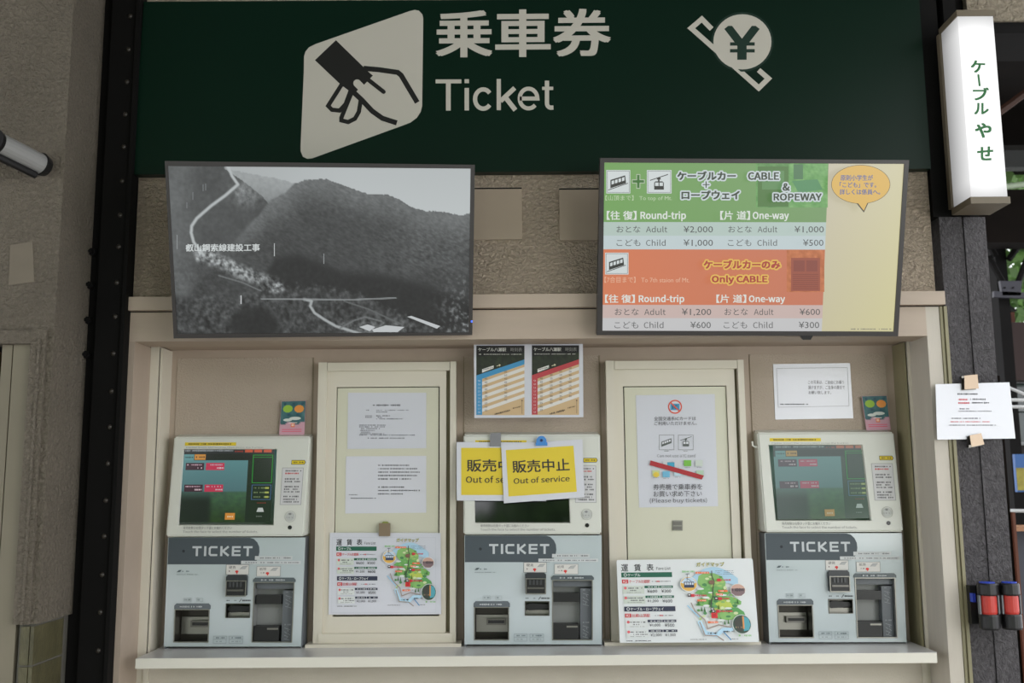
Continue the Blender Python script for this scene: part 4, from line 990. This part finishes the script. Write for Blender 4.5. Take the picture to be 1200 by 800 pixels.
# free-standing fare board
FB = plane3(P(726, 752.5, -0.128), P(889, 751.5, -0.128), P(722.5, 656, -0.09))
FQ = [(723.5, 656), (880.5, 654), (882, 655.5), (889.5, 752), (726.5, 753), (722.5, 657.5)]
t = thing('fare_board', 'stiff white fare board with guide map propped on the counter', 'board', tuple(FB.at(808, 752.8)))
slab('board', FB, FQ, 0.006, board_w, t, bevel=0.001)
pr = Print(FB, warp=warp_quad((50, 70, 1160, 715), [(722.5, 656), (881.5, 654.3), (889, 752), (726.5, 753)]), step=0.00004)
fare_art(pr, True); pr.build('fare_print', t)

# IC card poster
q = [(745, 463), (837.5, 461.5), (841.5, 593), (749, 594.5)]
t = sheet('card_poster', 'white poster with red slash and no-card symbol on right window', 'poster', WS, q, lamin)
pr = Print(WS)
pr.ell(791, 476.5, 8, 8, (214, 216, 222)); pr.rect(785.5, 472.8, 796.5, 480.4, (70, 150, 190)); pr.text('IC', 788, 474.6, 794.5, 479, (30, 50, 70), 0.03)
pr.ring(791, 476.5, 8.2, 1.5, (218, 84, 58)); pr.stroke([(785.5, 471), (796.5, 482)], 1.4, (218, 84, 58), False)
pr.text('全国交通系ICカードは', 766.5, 488, 815.5, 492.8, (70, 70, 74), 0.0, rise=0.4); pr.text('ご利用いただけません。', 767, 493.6, 816.5, 498.3, (70, 70, 74), 0.0, rise=0.4)
for (x0, fn) in ((772.5, 0), (795, 1)):
    pr.outline(x0, 509.5, x0 + 17.3, 526.8, 0.45, (120, 124, 124))
    if fn == 0:
        f = lambda u, v: (x0 + u * 17.3, 509.5 + v * 17.3)
        pr.poly([f(0.16, 0.46), f(0.82, 0.22), f(0.84, 0.54), f(0.16, 0.80)], (92, 98, 96))
        for k in range(4):
            u = 0.21 + k * 0.15; v = 0.49 - k * 0.052; pr.poly([f(u, v), f(u + 0.11, v - 0.034), f(u + 0.11, v + 0.1), f(u, v + 0.135)], (214, 216, 222))
    else: gondola(795, 508.6, 17.3, (92, 98, 96), (214, 216, 222))
    pr.ticks(x0 + 6, 528.3, x0 + 11, 1, (130, 134, 134))
pr.text('Can not use a IC card', 770, 531.8, 815, 535.6, (140, 142, 146))
for x, y, c in ((777, 541, (206, 208, 210)), (789, 541, (206, 208, 210)), (782, 543, (60, 160, 190)), (801.5, 540.5, (120, 186, 70)), (764.5, 552.5, (200, 210, 150)), (776.5, 553.5, (110, 180, 210)), (790, 552, (190, 214, 226)), (815, 540.5, (200, 210, 200)), (816, 552.5, (180, 206, 180))):
    pr.rect(x, y - 1.5, x + 8.5, y + 5.5, c); pr.ticks(x + 1, y + 7, x + 7, 1, (150, 152, 156))
pr.ell(769, 556, 3.4, 3.2, (228, 200, 70), 12)
pr.poly([(762.5, 539.3), (825, 557), (822.5, 561.8), (761.3, 544.8)], (172, 40, 46))
pr.text('券売機で乗車券を', 765.5, 567, 823, 574, (58, 58, 62), 0.0, rise=0.5); pr.text('お買い求め下さい', 765.8, 575.2, 822.5, 582, (58, 58, 62), 0.0, rise=0.5); pr.text('(Please buy tickets)', 761.5, 583.7, 828.5, 590, (78, 78, 82), 0.0, rise=0.5)
pr.build('poster_print', t)

# timetables
TP = YP(-0.112)
t = sheet('timetable', 'pair of blue and red timetables in one white holder between windows', 'poster', TP, [(555.3, 401.8), (683, 401.3), (683.6, 488.6), (556, 489.6)], lamin)
def table(x0, x1, y0, y1, c, cols, nm):
    pr = Print(TP, step=0.00005)
    w_ = x1 - x0
    def frst(x, y): n = nz2(x, y, 0.25); return (38 + 14 * n, 46 + 16 * n, 32 + 8 * n)
    pr.raster(x0, y0, x1, y1, 24, 30, frst)
    f = lambda u, v: (x0 + u * w_, y0 + v * (y1 - y0))
    pr.poly([f(0, 0.0), f(1, 0), f(1, 0.10), f(0, 0.16)], (26, 27, 28))
    pr.poly([f(0, 0.44), f(1, 0.215), f(1, 0.285), f(0.12, 0.50), f(0.12, 1), f(0, 1)], c)
    pr.poly([f(0.12, 0.485), f(1, 0.275), f(1, 1), f(0.12, 1)], (222, 220, 214))
    pr.poly([f(0, 1), f(0.12, 0.965), f(1, 0.74), f(1, 1)], (206, 178, 136))
    for k in range(6):
        a = 0.475 + k * 0.096
        pr.poly([f(0.12, a), f(1, a - 0.215), f(1, a - 0.215 + 0.046), f(0.12, a + 0.046)], (206, 178, 136))
    pr.poly([f(0, 0.43), f(1, 0.20), f(1, 0.27), f(0.12, 0.478), f(0.12, 0.995), f(0, 0.995)], c)
    for k in range(10): pr.text(str(9 + k), *f(0.035, 0.495 + k * 0.05), *f(0.085, 0.52 + k * 0.05), (214, 216, 214))
    for u in cols:
        for k in range(9 if u > 0.3 else 10):
            v = 0.475 - (u - 0.2) * 0.245 + k * 0.0505 + (0.0 if u > 0.3 else 0.0)
            pr.text(['00', '20', '40', '15', '30', '45', '05', '35', '50', '10'][(k * 3 + int(u * 10)) % 10], *f(u - 0.028, v - 0.012), *f(u + 0.028, v + 0.014), (84, 78, 70), 0.01)
    pr.text('ケーブル八瀬駅', *f(0.04, 0.03), *f(0.62, 0.085), (214, 214, 208), 0.015); pr.text('時刻表', *f(0.71, 0.03), *f(0.95, 0.085), (150, 150, 148))
    pr.ticks(*f(0.05, 0.125), f(0.94, 0)[0], 1.3, (186, 186, 180), 0.85)
    pr.poly([f(0.12, 0.34), f(0.36, 0.285), f(0.36, 0.325), f(0.12, 0.39)], (218, 218, 212)); pr.ticks(f(0.14, 0)[0], f(0, 0.345)[1], f(0.35, 0)[0], 1.0, (60, 60, 58), 0.9, rise=2.6)
    pr.stroke([f(0.42, 0.295), f(0.49, 0.28)], 0.7, (220, 214, 180), False); pr.poly([f(0.47, 0.265), f(0.51, 0.277), f(0.48, 0.30)], (220, 214, 180))
    pr.ticks(f(0.38, 0)[0], f(0, 0.985)[1], f(0.7, 0)[0], 2.2, (84, 74, 60), 0.95, rise=4.6); pr.ticks(f(0.76, 0)[0], f(0, 0.90)[1], f(0.92, 0)[0], 1.6, (120, 100, 70), 0.9, rise=2.2)
    pr.stroke([f(0.95, 0.79), f(0.95, 0.98)], 0.5, (110, 90, 66), False); pr.ell(*f(0.95, 0.79), 0.9, 0.9, (110, 90, 66), 8)
    pr.build(nm, t)
table(558.2, 614.6, 404.8, 486.3, (66, 146, 192), (0.2, 0.61), 'blue_timetable')
table(623.3, 678.6, 404.5, 486, (186, 68, 74), (0.2, 0.41, 0.61, 0.81), 'red_timetable')

# out-of-service notices over the middle screen
def oos1():
    q = [(535, 517.8), (640, 518.2), (640, 587), (535.2, 586.3)]
    pl = Plane(BP.at(610, 550) + Vector((0, -0.004, 0)), BP.n)
    t = sheet('out_of_service_notice', 'left yellow out of service sheet, partly covered by its twin', 'notice', pl, q, paper, th=0.0008, group='yellow out of service sheets')
    pr = Print(pl)
    pr.rect(540.5, 524.5, 634, 579.8, (226, 202, 56))
    pr.text('販売中止', 547, 538, 618, 552.6, (52, 50, 46), 0.02, res=3); pr.text('Out of service', 546, 557.5, 617, 565.6, (52, 50, 46), 0.012, res=3)
    pr.build('notice_print', t); return pl
pl1 = oos1()
def oos2():
    q = [(587.3, 520.5), (682.5, 514.5), (685, 582.5), (590.5, 589.5)]
    pl = Plane(BP.at(610, 550) + Vector((0, -0.011, 0)), BP.n)
    t = sheet('out_of_service_notice', 'right yellow out of service sheet, tilted, lying on top', 'notice', pl, q, paper, th=0.0008, group='yellow out of service sheets')
    w = warp_quad((350, 100, 900, 545), [(587.3, 520.5), (676.5, 515), (678, 582.8), (590.5, 589.5)])
    pr = Print(pl)
    pr.poly([(592.8, 527.2), (672, 522), (676, 576), (596, 581.5)], (226, 202, 56))
    pr.text('販売中止', 600, 539.5, 667, 554.2, (52, 50, 46), 0.02, rise=2.6, res=3, lean=-0.06); pr.text('Out of service', 602, 559.8, 667.5, 566.8, (52, 50, 46), 0.012, rise=3.2, res=3)
    pr.build('notice_print', t)
    # clear sleeve edge at the right
    return pl
pl2 = oos2()
t = thing('paper_clip', 'grey clip holding the left yellow sheet to the middle machine', 'clip', tuple(pl1.at(581, 515)), 'clips on the middle machine')
slab('clip_body', pl1, [(574.5, 507.5), (587, 507), (587, 522), (574, 522.5)], 0.010, clipg, t, off=0.008, bevel=0.002)
t = thing('paper_clip', 'blue translucent clip holding the tilted yellow sheet', 'clip', tuple(pl2.at(634.5, 515)), 'clips on the middle machine')
N = 12; ar = [(634.5 + 6 * math.cos(math.pi * i / N), 517 - 6.5 * math.sin(math.pi * i / N)) for i in range(N + 1)]
slab('clip_body', pl2, [(640.8, 521.8), (640.5, 517)] + ar[1:-1] + [(628.5, 517), (628.2, 521.8)], 0.010, blue, t, off=0.007, bevel=0.001)
slab('clip_grip', pl2, [(627.6, 518.5), (641.4, 518), (641.6, 521.8), (627.8, 522)], 0.004, blue, t, off=0.010, bevel=0.001)
slab('clip_hole', pl2, [(634.5 + 1.8 * math.cos(math.pi * i / 5), 515.8 + 1.8 * math.sin(math.pi * i / 5)) for i in range(10)], 0.002, mat('clip_hole_dark', (18, 50, 100), 0.4), t, off=0.0085)
# clip on the left window's fare sheet
t = thing('paper_clip', 'square brown clip above the fare sheet on the left window', 'clip', tuple(WS2.at(450.5, 620)))
slab('clip_body', WS2, R4(444, 613, 457, 628), 0.012, clipm, t, off=0.010, bevel=0.002)
slab('clip_tab', WS2, [(447, 613), (449, 611), (454, 611), (456, 613)], 0.006, mat('olive_tab', (130, 140, 60), 0.4), t, off=0.006)

# leaflets standing on the machines
def leaflet(q, y, label):
    pl = YP(y)
    t = sheet('leaflet', label, 'leaflet', pl, q, mat('leaflet_card', (204, 160, 172), 0.35, coat=0.3), th=0.004, group='small leaflets on the machines')
    pr = Print(pl, warp=warp_quad((0, 0, 100, 140), q))
    def lf(x, y):
        n = nz2(x, y, 0.06)
        return (58 + 20 * n, 104 + 20 * n, 108 + 16 * n) if y < 92 + 6 * math.sin(x * 0.12) else (204, 158, 172)
    pr.raster(1, 1, 99, 139, 20, 28, lf)
    pr.ell(28, 32, 20, 16, (150, 190, 60), 10); pr.ell(74, 33, 20, 16, (228, 148, 64), 10); pr.ell(60, 72, 24, 7, (206, 214, 206), 12); pr.ell(30, 78, 18, 6, (206, 214, 206), 12)
    pr.rect(44, 92, 60, 108, (226, 120, 80)); pr.rect(47, 95, 57, 104, (236, 200, 180)); pr.stroke([(36, 90), (68, 90)], 3, (236, 220, 214))
    for yy in (116, 124): pr.add([(10, yy), (88, yy), (88, yy + 3), (10, yy + 3)], [(0, 1, 2, 3)], (222, 96, 120))
    for k in range(5): pr.ell(15 + k * 18, 12 + (k % 2) * 44, 6, 5, (34, 80, 96), 8)
    pr.build('leaflet_print', t)
leaflet([(330, 470), (358.5, 469.3), (356.5, 509.3), (327, 509.6)], -0.02, 'small green and pink leaflet standing on the leftmost machine')
leaflet([(1010, 464), (1039, 463.3), (1044, 503.5), (1015.5, 504)], -0.02, 'small green and pink leaflet standing on the rightmost machine')
# notice on the wall above the right machine
q = [(906, 426.5), (996, 425.3), (1000, 490), (908.5, 491.5)]
pl = YP(-0.0065)
t = sheet('paper_notice', 'white bordered notice taped above the rightmost machine', 'notice', pl, q, lamin)
pr = Print(pl); pr.stroke([(910, 431.5), (993, 430.5), (995, 475.5), (912, 477), (910, 431.5)], 0.45, (150, 152, 158), False)
pr.text('この写真は、ご自由にお撮り', 947, 445.5, 989, 449.8, (110, 110, 116)); pr.text('頂けますが、ご自身の責任で', 947, 451.5, 990, 456, (110, 110, 116)); pr.text('お願い致します。', 947.5, 457.8, 974, 461.8, (110, 110, 116)); pr.ticks(912.5, 473.5, 947, 1.4, (90, 90, 96), 0.95)
pr.build('notice_print', t)
# notice clipped to the timber post
YN = -0.268; pl = YP(YN)
q = [(1096.3, 450), (1183, 447.8), (1190, 513.6), (1098.3, 515)]
t = sheet('paper_notice', 'white laminated notice clipped across the dark timber post', 'notice', pl, q, lamin)
pr = Print(pl)
pr.ticks(1122, 461.5, 1146, 2.0, (80, 80, 86), 0.95); pr.ticks(1123, 468, 1134, 2.2, (214, 84, 92), 0.95); pr.ticks(1137, 467.6, 1155, 2.0, (110, 110, 116), 0.95); pr.ticks(1123, 472, 1136, 2.2, (214, 84, 92), 0.95); pr.ticks(1139, 471.8, 1159, 2.0, (110, 110, 116), 0.95)
pr.ticks(1123, 478.8, 1136, 1.6, (120, 120, 126), 0.9); pr.ticks(1123, 481.6, 1162, 1.2, (140, 140, 146), 0.9); pr.ticks(1115, 490, 1149, 1.3, (100, 100, 106), 0.95); pr.ticks(1112, 494, 1160, 1.2, (220, 110, 116), 0.95); pr.ticks(1112, 498, 1167, 1.2, (110, 110, 116), 0.95)
pr.build('notice_print', t)
for (q, lb) in (([(1130, 440), (1145.5, 438.5), (1147, 455), (1130.5, 456)], 'upper metal clip on the post notice'), ([(1136.5, 510), (1150, 507.3), (1153.5, 520.5), (1138.5, 523.5)], 'lower metal clip on the post notice')):
    t = thing('metal_clip', lb, 'clip', tuple(pl.at(*np.mean(q, 0))))
    slab('clip_body', pl, q, 0.003, mat('warm_clip_metal', (158, 140, 122), 0.35, 0.6), t, off=0.016, bevel=0.001)
    e = [(x - 3.2, y + 1.2) for x, y in q]
    slab('clip_jaw', pl, e, 0.004, dmetal, t, off=0.003, bevel=0.001)
    slab('clip_arm', pl, [(q[0][0] - 3.2, q[0][1] + 0.6), (q[1][0], q[1][1]), (q[1][0], q[1][1] + 2.4), (q[0][0] - 3.2, q[0][1] + 3)] if 'upper' in lb else [(q[3][0] - 3.2, q[3][1] - 2), (q[2][0], q[2][1] - 2.4), (q[2][0], q[2][1]), (q[3][0] - 3.2, q[3][1] + 0.5)], 0.014, dmetal, t, off=0.015)

# ------------------------------------------------------------------ lit sign box
YB = -0.42; bp_ = YP(YB)
fq = [(1121.5, 19.3), (1163, 19.3), (1181.3, 231), (1138.5, 231)]
lb = thing('lit_sign', 'tall white backlit sign box with green lettering, top right', 'sign', tuple(P(1160, 231, YB)))
dep = 0.125
F_ = [bp_.at(*p) for p in fq]
xa, xb = (F_[0].x + F_[3].x) / 2, (F_[1].x + F_[2].x) / 2
zt_, zb2 = F_[0].z, F_[3].z
# lit skins as vertex-coloured grids: brightest where the tube stands
def skin(name, o, u, v, nu, nv, fn):
    vs = [o + u * (i / nu) + v * (j / nv) for j in range(nv + 1) for i in range(nu + 1)]
    fs = [(j * (nu + 1) + i, j * (nu + 1) + i + 1, (j + 1) * (nu + 1) + i + 1, (j + 1) * (nu + 1) + i) for j in range(nv) for i in range(nu)]
    me = bpy.data.meshes.new(name); me.from_pydata(vs, [], fs); me.update()
    at = me.color_attributes.new('Col', 'FLOAT_COLOR', 'POINT')
    cs = [fn(i / nu, j / nv) for j in range(nv + 1) for i in range(nu + 1)]
    at.data.foreach_set('color', np.array([(c, c, c, 1) for c in cs], dtype=np.float32).ravel())
    o_ = link(name, me, LIT, lb)
    return o_
LIT = attr_mat('backlit_acrylic', 1.0, 0.3)
def fr_(u, v):
    e = min(1, min(v, 1 - v) * 9 + 0.25); return 0.50 + 0.62 * e * (0.72 + 0.28 * math.sin(math.pi * min(1, u * 0.85 + 0.12)))
def sd_(u, v):
    e = min(1, min(v, 1 - v) * 8 + 0.3); return (0.30 + 0.52 * u) * (0.55 + 0.45 * e)
Hh = zb2 - zt_
skin('front_panel', Vector((xa, YB, zt_)), Vector((xb - xa, 0, 0)), Vector((0, 0, Hh)), 10, 40, fr_)
skin('side_panel', Vector((xa, YB + dep, zt_)), Vector((0, -dep, 0)), Vector((0, 0, Hh)), 10, 40, sd_)
skin('side_panel', Vector((xb, YB, zt_)), Vector((0, dep, 0)), Vector((0, 0, Hh)), 10, 40, lambda u, v: sd_(1 - u, v))
capm = mat('bronze_cap', (112, 102, 84), 0.5)
for z0, z1 in ((zt_, zt_ + 0.020), (zb2 - 0.022, zb2)):
    box('end_cap', xa - 0.004, xb + 0.006, YB - 0.005, YB + dep + 0.01, z0, z1, capm, lb, bevel=0.002)
box('back_frame', xa - 0.008, xb + 0.006, YB + dep, YB + dep + 0.022, zb2, zt_, capm, lb, bevel=0.002)
pr = Print(bp_, off=0.0008)
GG = (34, 110, 54)
pr.text('ケ', 1137.5, 70.5, 1154.5, 85, GG, 0.04, res=4, rise=-0.5); pr.stroke([(1146.5, 88), (1148, 100)], 2.4, GG)
pr.text('ブ', 1140, 102.5, 1159, 117.5, GG, 0.04, res=4); pr.text('ル', 1141.5, 120.5, 1158.8, 134, GG, 0.04, res=4)
pr.text('や', 1142.5, 144, 1162, 161.5, GG, 0.04, res=4); pr.text('せ', 1145, 171.5, 1164, 188, GG, 0.04, res=4)
pr.build('lettering', lb)

# ------------------------------------------------------------------ hand torches on the post
def torch(px0, px1, label, yc_):
    a = P(px0, 690, yc_).x; b = P(px1, 690, yc_).x; cx = (a + b) / 2; r = (b - a) / 2
    zt0, zt1, zt2, zt3 = [P(1165, y, yc_).z for y in (683, 697, 719, 737)]
    t = thing('signal_torch', label, 'torch', (cx, yc_, zt3), 'red signal torches on the post')
    for nm, z0, z1, rr, m in (('red_barrel', zt1, zt2, r * 0.80, red), ('head_cap', zt0, zt1, r, blackp), ('foot_cap', zt2, zt3, r, blackp), ('blue_top', zt0 + 0.0005, zt0 + 0.004, r * 0.75, bluecap)):
        lo, hi = min(z0, z1), max(z0, z1)
        bm = bmesh.new(); tube(bm, [(cx, yc_, lo), (cx, yc_, lo + (hi - lo) * 0.12), (cx, yc_, hi - (hi - lo) * 0.12), (cx, yc_, hi)], [rr * 0.94, rr, rr, rr * 0.94], 20)
        frombm(nm, bm, m, t)
    for s in (-1, 1):
        box('guard_bar', cx + s * r * 0.95 - 0.0025, cx + s * r * 0.95 + 0.0025, yc_ - 0.008, yc_ + 0.004, zt2, zt1, mgrey, t, bevel=0.001)
torch(1145.5, 1168.5, 'left signal torch with red barrel and black ends', -0.327)
torch(1172, 1194, 'right signal torch with red barrel and black ends', -0.329)
YQ = -0.29
t = thing('torch_holder', 'black bracket behind the two red torches on the post', 'holder', tuple(P(1165, 737, YQ)))
box('back_plate', X(1138, YQ, 700), X(1190, YQ, 700), -0.283, -0.2565, P(1165, 731, YQ).z, P(1165, 686, YQ).z, blackp, t, bevel=0.004)
box('red_core', X(1166, -0.31, 700), X(1174, -0.31, 700), -0.31, -0.283, P(1165, 717, -0.31).z, P(1165, 698, -0.31).z, red, t, bevel=0.004)
box('blue_tag', X(1139.5, -0.3, 700), X(1143, -0.3, 700), -0.303, -0.283, P(1165, 705, -0.3).z, P(1165, 695, -0.3).z, bluecap, t, bevel=0.001)

# ------------------------------------------------------------------ beyond the opening on the right
wood_d = mat('dark_roof_timber', (19, 15, 12), 0.9, spec=0.1, vary=[(4, 0.3)])
brown = mat('red_brown_timber', (96, 52, 32), 0.7, vary=[(5, 0.2)])
YG = 3.2
def bpx(name, label, cat, x0, y0, x1, y1, y, th, m, root=None):
    a, b = P(x0, y0, y), P(x1, y1, y)
    if root: return box(name, a.x, b.x, y, y + th, b.z, a.z, m, root, bevel=0.004)
    o = box(name, a.x, b.x, y, y + th, b.z, a.z, m, None, bevel=0.004); return tag(o, label, cat)
# platform roof: deck and beams
pr_ = thing('platform_roof', 'dark timber platform roof seen beyond the post at upper right', 'roof', tuple(P(1190, 270, YG)))
a = P(1150, 240, YG)
box('deck', 1.3, 7.5, 0.6, 6.5, 4.75, 4.83, wood_d, pr_)
box('fascia_beam', 1.3, 7.5, YG, YG + 0.2, P(1180, 284, YG).z, P(1180, 222, YG).z, wood_d, pr_)
box('tie_beam', 1.3, 7.5, YG + 1.4, YG + 1.6, P(1180, 170, YG + 1.4).z, P(1180, 90, YG + 1.4).z, wood_d, pr_)
box('grey_purlin', 1.3, 7.5, YG + 0.6, YG + 0.7, P(1180, 196, YG + 0.6).z, P(1180, 176, YG + 0.6).z, mat('grey_purlin_paint', (48, 50, 48), 0.7), pr_)
bm = bmesh.new(); tube(bm, [P(1170, 132, YG + 0.3), P(1230, 88, YG + 0.3)], 0.03, 6); frombm('rafter', bm, mat('rafter_brown', (70, 44, 32), 0.7), pr_)
bm = bmesh.new(); tube(bm, [P(1176, 219, YG - 0.2), P(1230, 212, YG - 0.2)], 0.02, 6); frombm('pale_pipe', bm, mat('pale_green_pipe', (150, 166, 140), 0.5), pr_)
# canopy post and gusset
cp = thing('canopy_post', 'black steel canopy post with branching braces in front of trees', 'post', tuple(P(1174, 600, YG + 0.3)))
x0, x1 = X(1167, YG + 0.3, 330), X(1180, YG + 0.3, 330)
box('shaft', x0, x1, YG + 0.28, YG + 0.42, 0, P(1175, 270, YG + 0.3).z, steel, cp)
for pts in ([(1158, 300), (1176, 332)], [(1205, 300), (1192, 334)], [(1182, 304), (1198, 282)], [(1167, 300), (1158, 284)]):
    bm = bmesh.new(); tube(bm, [P(*p, YG + 0.25) for p in pts], 0.022, 6); frombm('brace', bm, steel, cp)
slab('gusset', YP(YG + 0.2), [(1172, 329), (1198, 329), (1196, 346), (1175, 346)], 0.03, mat('slate_steel', (44, 44, 54), 0.5), cp)
slab('tie_bar', YP(YG + 0.2), [(1165, 341), (1215, 343), (1215, 350), (1165, 348)], 0.03, mat('slate_steel', (44, 44, 54), 0.5), cp)
for k in range(4): slab('bolt', YP(YG + 0.2), R4(1177 + k * 5, 336 + (k % 2) * 6, 1178.6 + k * 5, 337.6 + (k % 2) * 6), 0.02, steel, cp, off=0.012)
# hut with hipped roof
YH = 4.2
ht = thing('station_hut', 'dark hut with pyramid roof and orange-brown fascia beyond the post', 'hut', tuple(P(1180, 600, YH)))
a, b, c = P(1120, 366, YH), P(1193, 364, YH), P(1140, 330, YH)
mesh('hut_roof', [Vector((a.x, YH, b.z)), b, Vector((b.x, YH + 2, b.z)), Vector((a.x, YH + 2, b.z)), Vector((a.x + 0.5, YH + 1, c.z + 0.35))], [(0, 1, 4), (1, 2, 4), (2, 3, 4), (3, 0, 4), (0, 3, 2, 1)], mat('dark_green_grey_roof', (46, 50, 46), 0.7), ht)
bpx('fascia', '', '', 1120, 366, 1190, 378, YH, 1.9, brown, ht)
bpx('hut_wall', '', '', 1120, 378, 1260, 445, YH - 0.2, 1.8, mat('maroon_board', (44, 24, 20), 0.7), ht)
bpx('hut_base', '', '', 1120, 520, 1260, 820, YH, 1.8, mat('dark_wainscot', (40, 36, 34), 0.8), ht)
bpx('hut_glass', '', '', 1120, 445, 1260, 520, YH + 0.05, 0.02, mat('dim_window_glass', (50, 62, 58), 0.1, spec=0.8), ht)
for y in (445, 478, 518): bpx('window_bar', '', '', 1150, y, 1260, y + 3, YH - 0.05, 0.05, mat('grey_bar', (120, 124, 124), 0.5), ht)
# notice board with blue and yellow picture
nb = thing('poster_board', 'blue and yellow poster far behind the post notice', 'poster', tuple(P(1197, 570, 3.0)))
bpx('board', '', '', 1189, 532, 1230, 576, 3.0, 0.03, mat('poster_blue', (44, 90, 150), 0.5), nb)
bpx('picture', '', '', 1191, 548, 1228, 574, 2.995, 0.01, mat('poster_yellow', (150, 140, 50), 0.5, vary=[(12, 0.4)]), nb)
# rails, bench edge and dark frame
hr = thing('handrail', 'pair of white metal rails behind the timber post', 'railing', tuple(P(1190, 480, 2.2)))
for y0, y1 in ((468, 470), (476, 478), (598, 599)):
    bm = bmesh.new(); tube(bm, [P(1168, y0, 2.2), P(1260, y1, 2.2)], 0.010, 8); frombm('rail', bm, mat('white_rail', (196, 198, 198), 0.35), hr)
for y0 in (452,):
    bm = bmesh.new(); tube(bm, [P(1168, y0 - 4, 2.2), P(1230, y0 + 22, 2.2)], 0.009, 8); frombm('rail', bm, mat('white_rail', (196, 198, 198), 0.35), hr)
box('rail_post', X(1215, 2.2), X(1219, 2.2), 2.18, 2.22, 0, P(1215, 440, 2.2).z, mat('white_rail', (196, 198, 198), 0.35), hr)
df = thing('door_post', 'dark brown door post just behind the timber post', 'post', tuple(P(1185, 700, 1.0)))
box('post_shaft', X(1176, 1.0, 600), X(1184, 1.0, 600), 1.0, 1.1, 0, P(1180, 440, 1.0).z, wood_d, df)
box('edge_strip', X(1184, 1.0, 600), X(1187, 1.0, 600), 0.98, 1.1, 0, P(1180, 600, 1.0).z, brown, df)
bb = thing('wooden_ledge', 'light brown wooden ledge end at the right edge', 'ledge', tuple(P(1192, 620, 1.3)))
bpx('ledge_board', '', '', 1185, 617.5, 1240, 622, 1.3, 0.25, mat('light_brown_wood', (160, 116, 84), 0.6), bb)
bpx('ledge_side', '', '', 1190, 622, 1240, 800, 1.45, 0.05, mat('grey_box_front', (62, 64, 74), 0.6), bb)
# trees
leafm = bpy.data.materials.new('leaf_green'); leafm.use_nodes = True
nt = leafm.node_tree; b_ = nt.nodes['Principled BSDF']; a_ = nt.nodes.new('ShaderNodeAttribute'); a_.attribute_name = 'Col'
nt.links.new(a_.outputs['Color'], b_.inputs['Base Color']); b_.inputs['Roughness'].default_value = 0.5
b_.inputs['Transmission Weight'].default_value = 0.0
barkm = mat('bark', (66, 54, 44), 0.9, bump=(20, 0.6, 0.02))
def tree(x, y, h, r, n, label, seed):
    rg = np.random.default_rng(seed)
    t = thing('tree', label, 'tree', (x, y, 0))
    bm = bmesh.new(); tube(bm, [(x, y, 0), (x + 0.1, y, h * 0.35), (x - 0.05, y + 0.1, h * 0.8)], [0.2, 0.14, 0.05], 10)
    for k in range(7):
        a = k * 0.9; tube(bm, [(x, y, h * (0.3 + 0.06 * k)), (x + math.cos(a) * r * 0.6, y + math.sin(a) * r * 0.6, h * (0.42 + 0.06 * k))], [0.06, 0.02], 6)
    frombm('trunk', bm, barkm, t)
    cl = rg.normal(size=(60, 3)); cl /= np.linalg.norm(cl, axis=1)[:, None]; cl *= rg.uniform(0.3, 1, (60, 1)) ** 0.5
    cl = cl * np.array([r, r, h * 0.38]) + np.array([x, y, h * 0.62])
    ci = rg.integers(0, 60, n); c = cl[ci] + rg.normal(size=(n, 3)) * r * 0.16
    a = rg.normal(size=(n, 3)); a /= np.linalg.norm(a, axis=1)[:, None]; b = np.cross(a, rg.normal(size=(n, 3))); b /= np.linalg.norm(b, axis=1)[:, None]
    s = rg.uniform(0.05, 0.11, (n, 1)); v = np.stack([c - a * s, c + b * s * 0.5, c + a * s, c - b * s * 0.5], 1).reshape(-1, 3)
    me = bpy.data.meshes.new('foliage'); me.from_pydata(v.tolist(), [], [(4 * i, 4 * i + 1, 4 * i + 2, 4 * i + 3) for i in range(n)]); me.update()
    at = me.color_attributes.new('Col', 'FLOAT_COLOR', 'POINT'); k = np.repeat(rg.uniform(0.5, 1.5, n), 4)
    col = np.stack([0.14 * k, 0.27 * k, 0.07 * k, np.ones_like(k)], 1).astype(np.float32); at.data.foreach_set('color', col.ravel())
    o = link('foliage', me, leafm, t); o['kind'] = 'stuff'
def bank():
    rg = np.random.default_rng(11); n = 14000
    x = rg.uniform(-14, 12, n); y = -13.5 + rg.normal(size=n) * 0.7
    top = 5.8 + 0.9 * np.sin(x * 0.9) + 0.5 * np.sin(x * 2.3 + 1)
    z = rg.uniform(0, 1, n) ** 0.8 * top; y -= z * 0.25; c = np.stack([x, y, z], 1)
    a = rg.normal(size=(n, 3)); a /= np.linalg.norm(a, axis=1)[:, None]; b = np.cross(a, rg.normal(size=(n, 3))); b /= np.linalg.norm(b, axis=1)[:, None]
    s_ = rg.uniform(0.16, 0.34, (n, 1)); v = np.stack([c - a * s_, c + b * s_ * 0.6, c + a * s_, c - b * s_ * 0.6], 1).reshape(-1, 3)
    me = bpy.data.meshes.new('hillside_foliage'); me.from_pydata(v.tolist(), [], [(4 * i, 4 * i + 1, 4 * i + 2, 4 * i + 3) for i in range(n)]); me.update()
    at = me.color_attributes.new('Col', 'FLOAT_COLOR', 'POINT'); k = np.repeat(rg.uniform(0.4, 1.5, n), 4)
    at.data.foreach_set('color', np.stack([0.12 * k, 0.24 * k, 0.06 * k, np.ones_like(k)], 1).astype(np.float32).ravel())
    o = link('hillside_foliage', me, leafm); o['kind'] = 'stuff'; tag(o, 'leafy hillside across the track, mirrored in the dark screen', 'foliage')
bank()
p0 = P(1185, 320, 8.0)
tree(p0.x + 0.2, 9.5, 7.4, 3.3, 34000, 'leafy green tree directly behind the canopy post', 1)
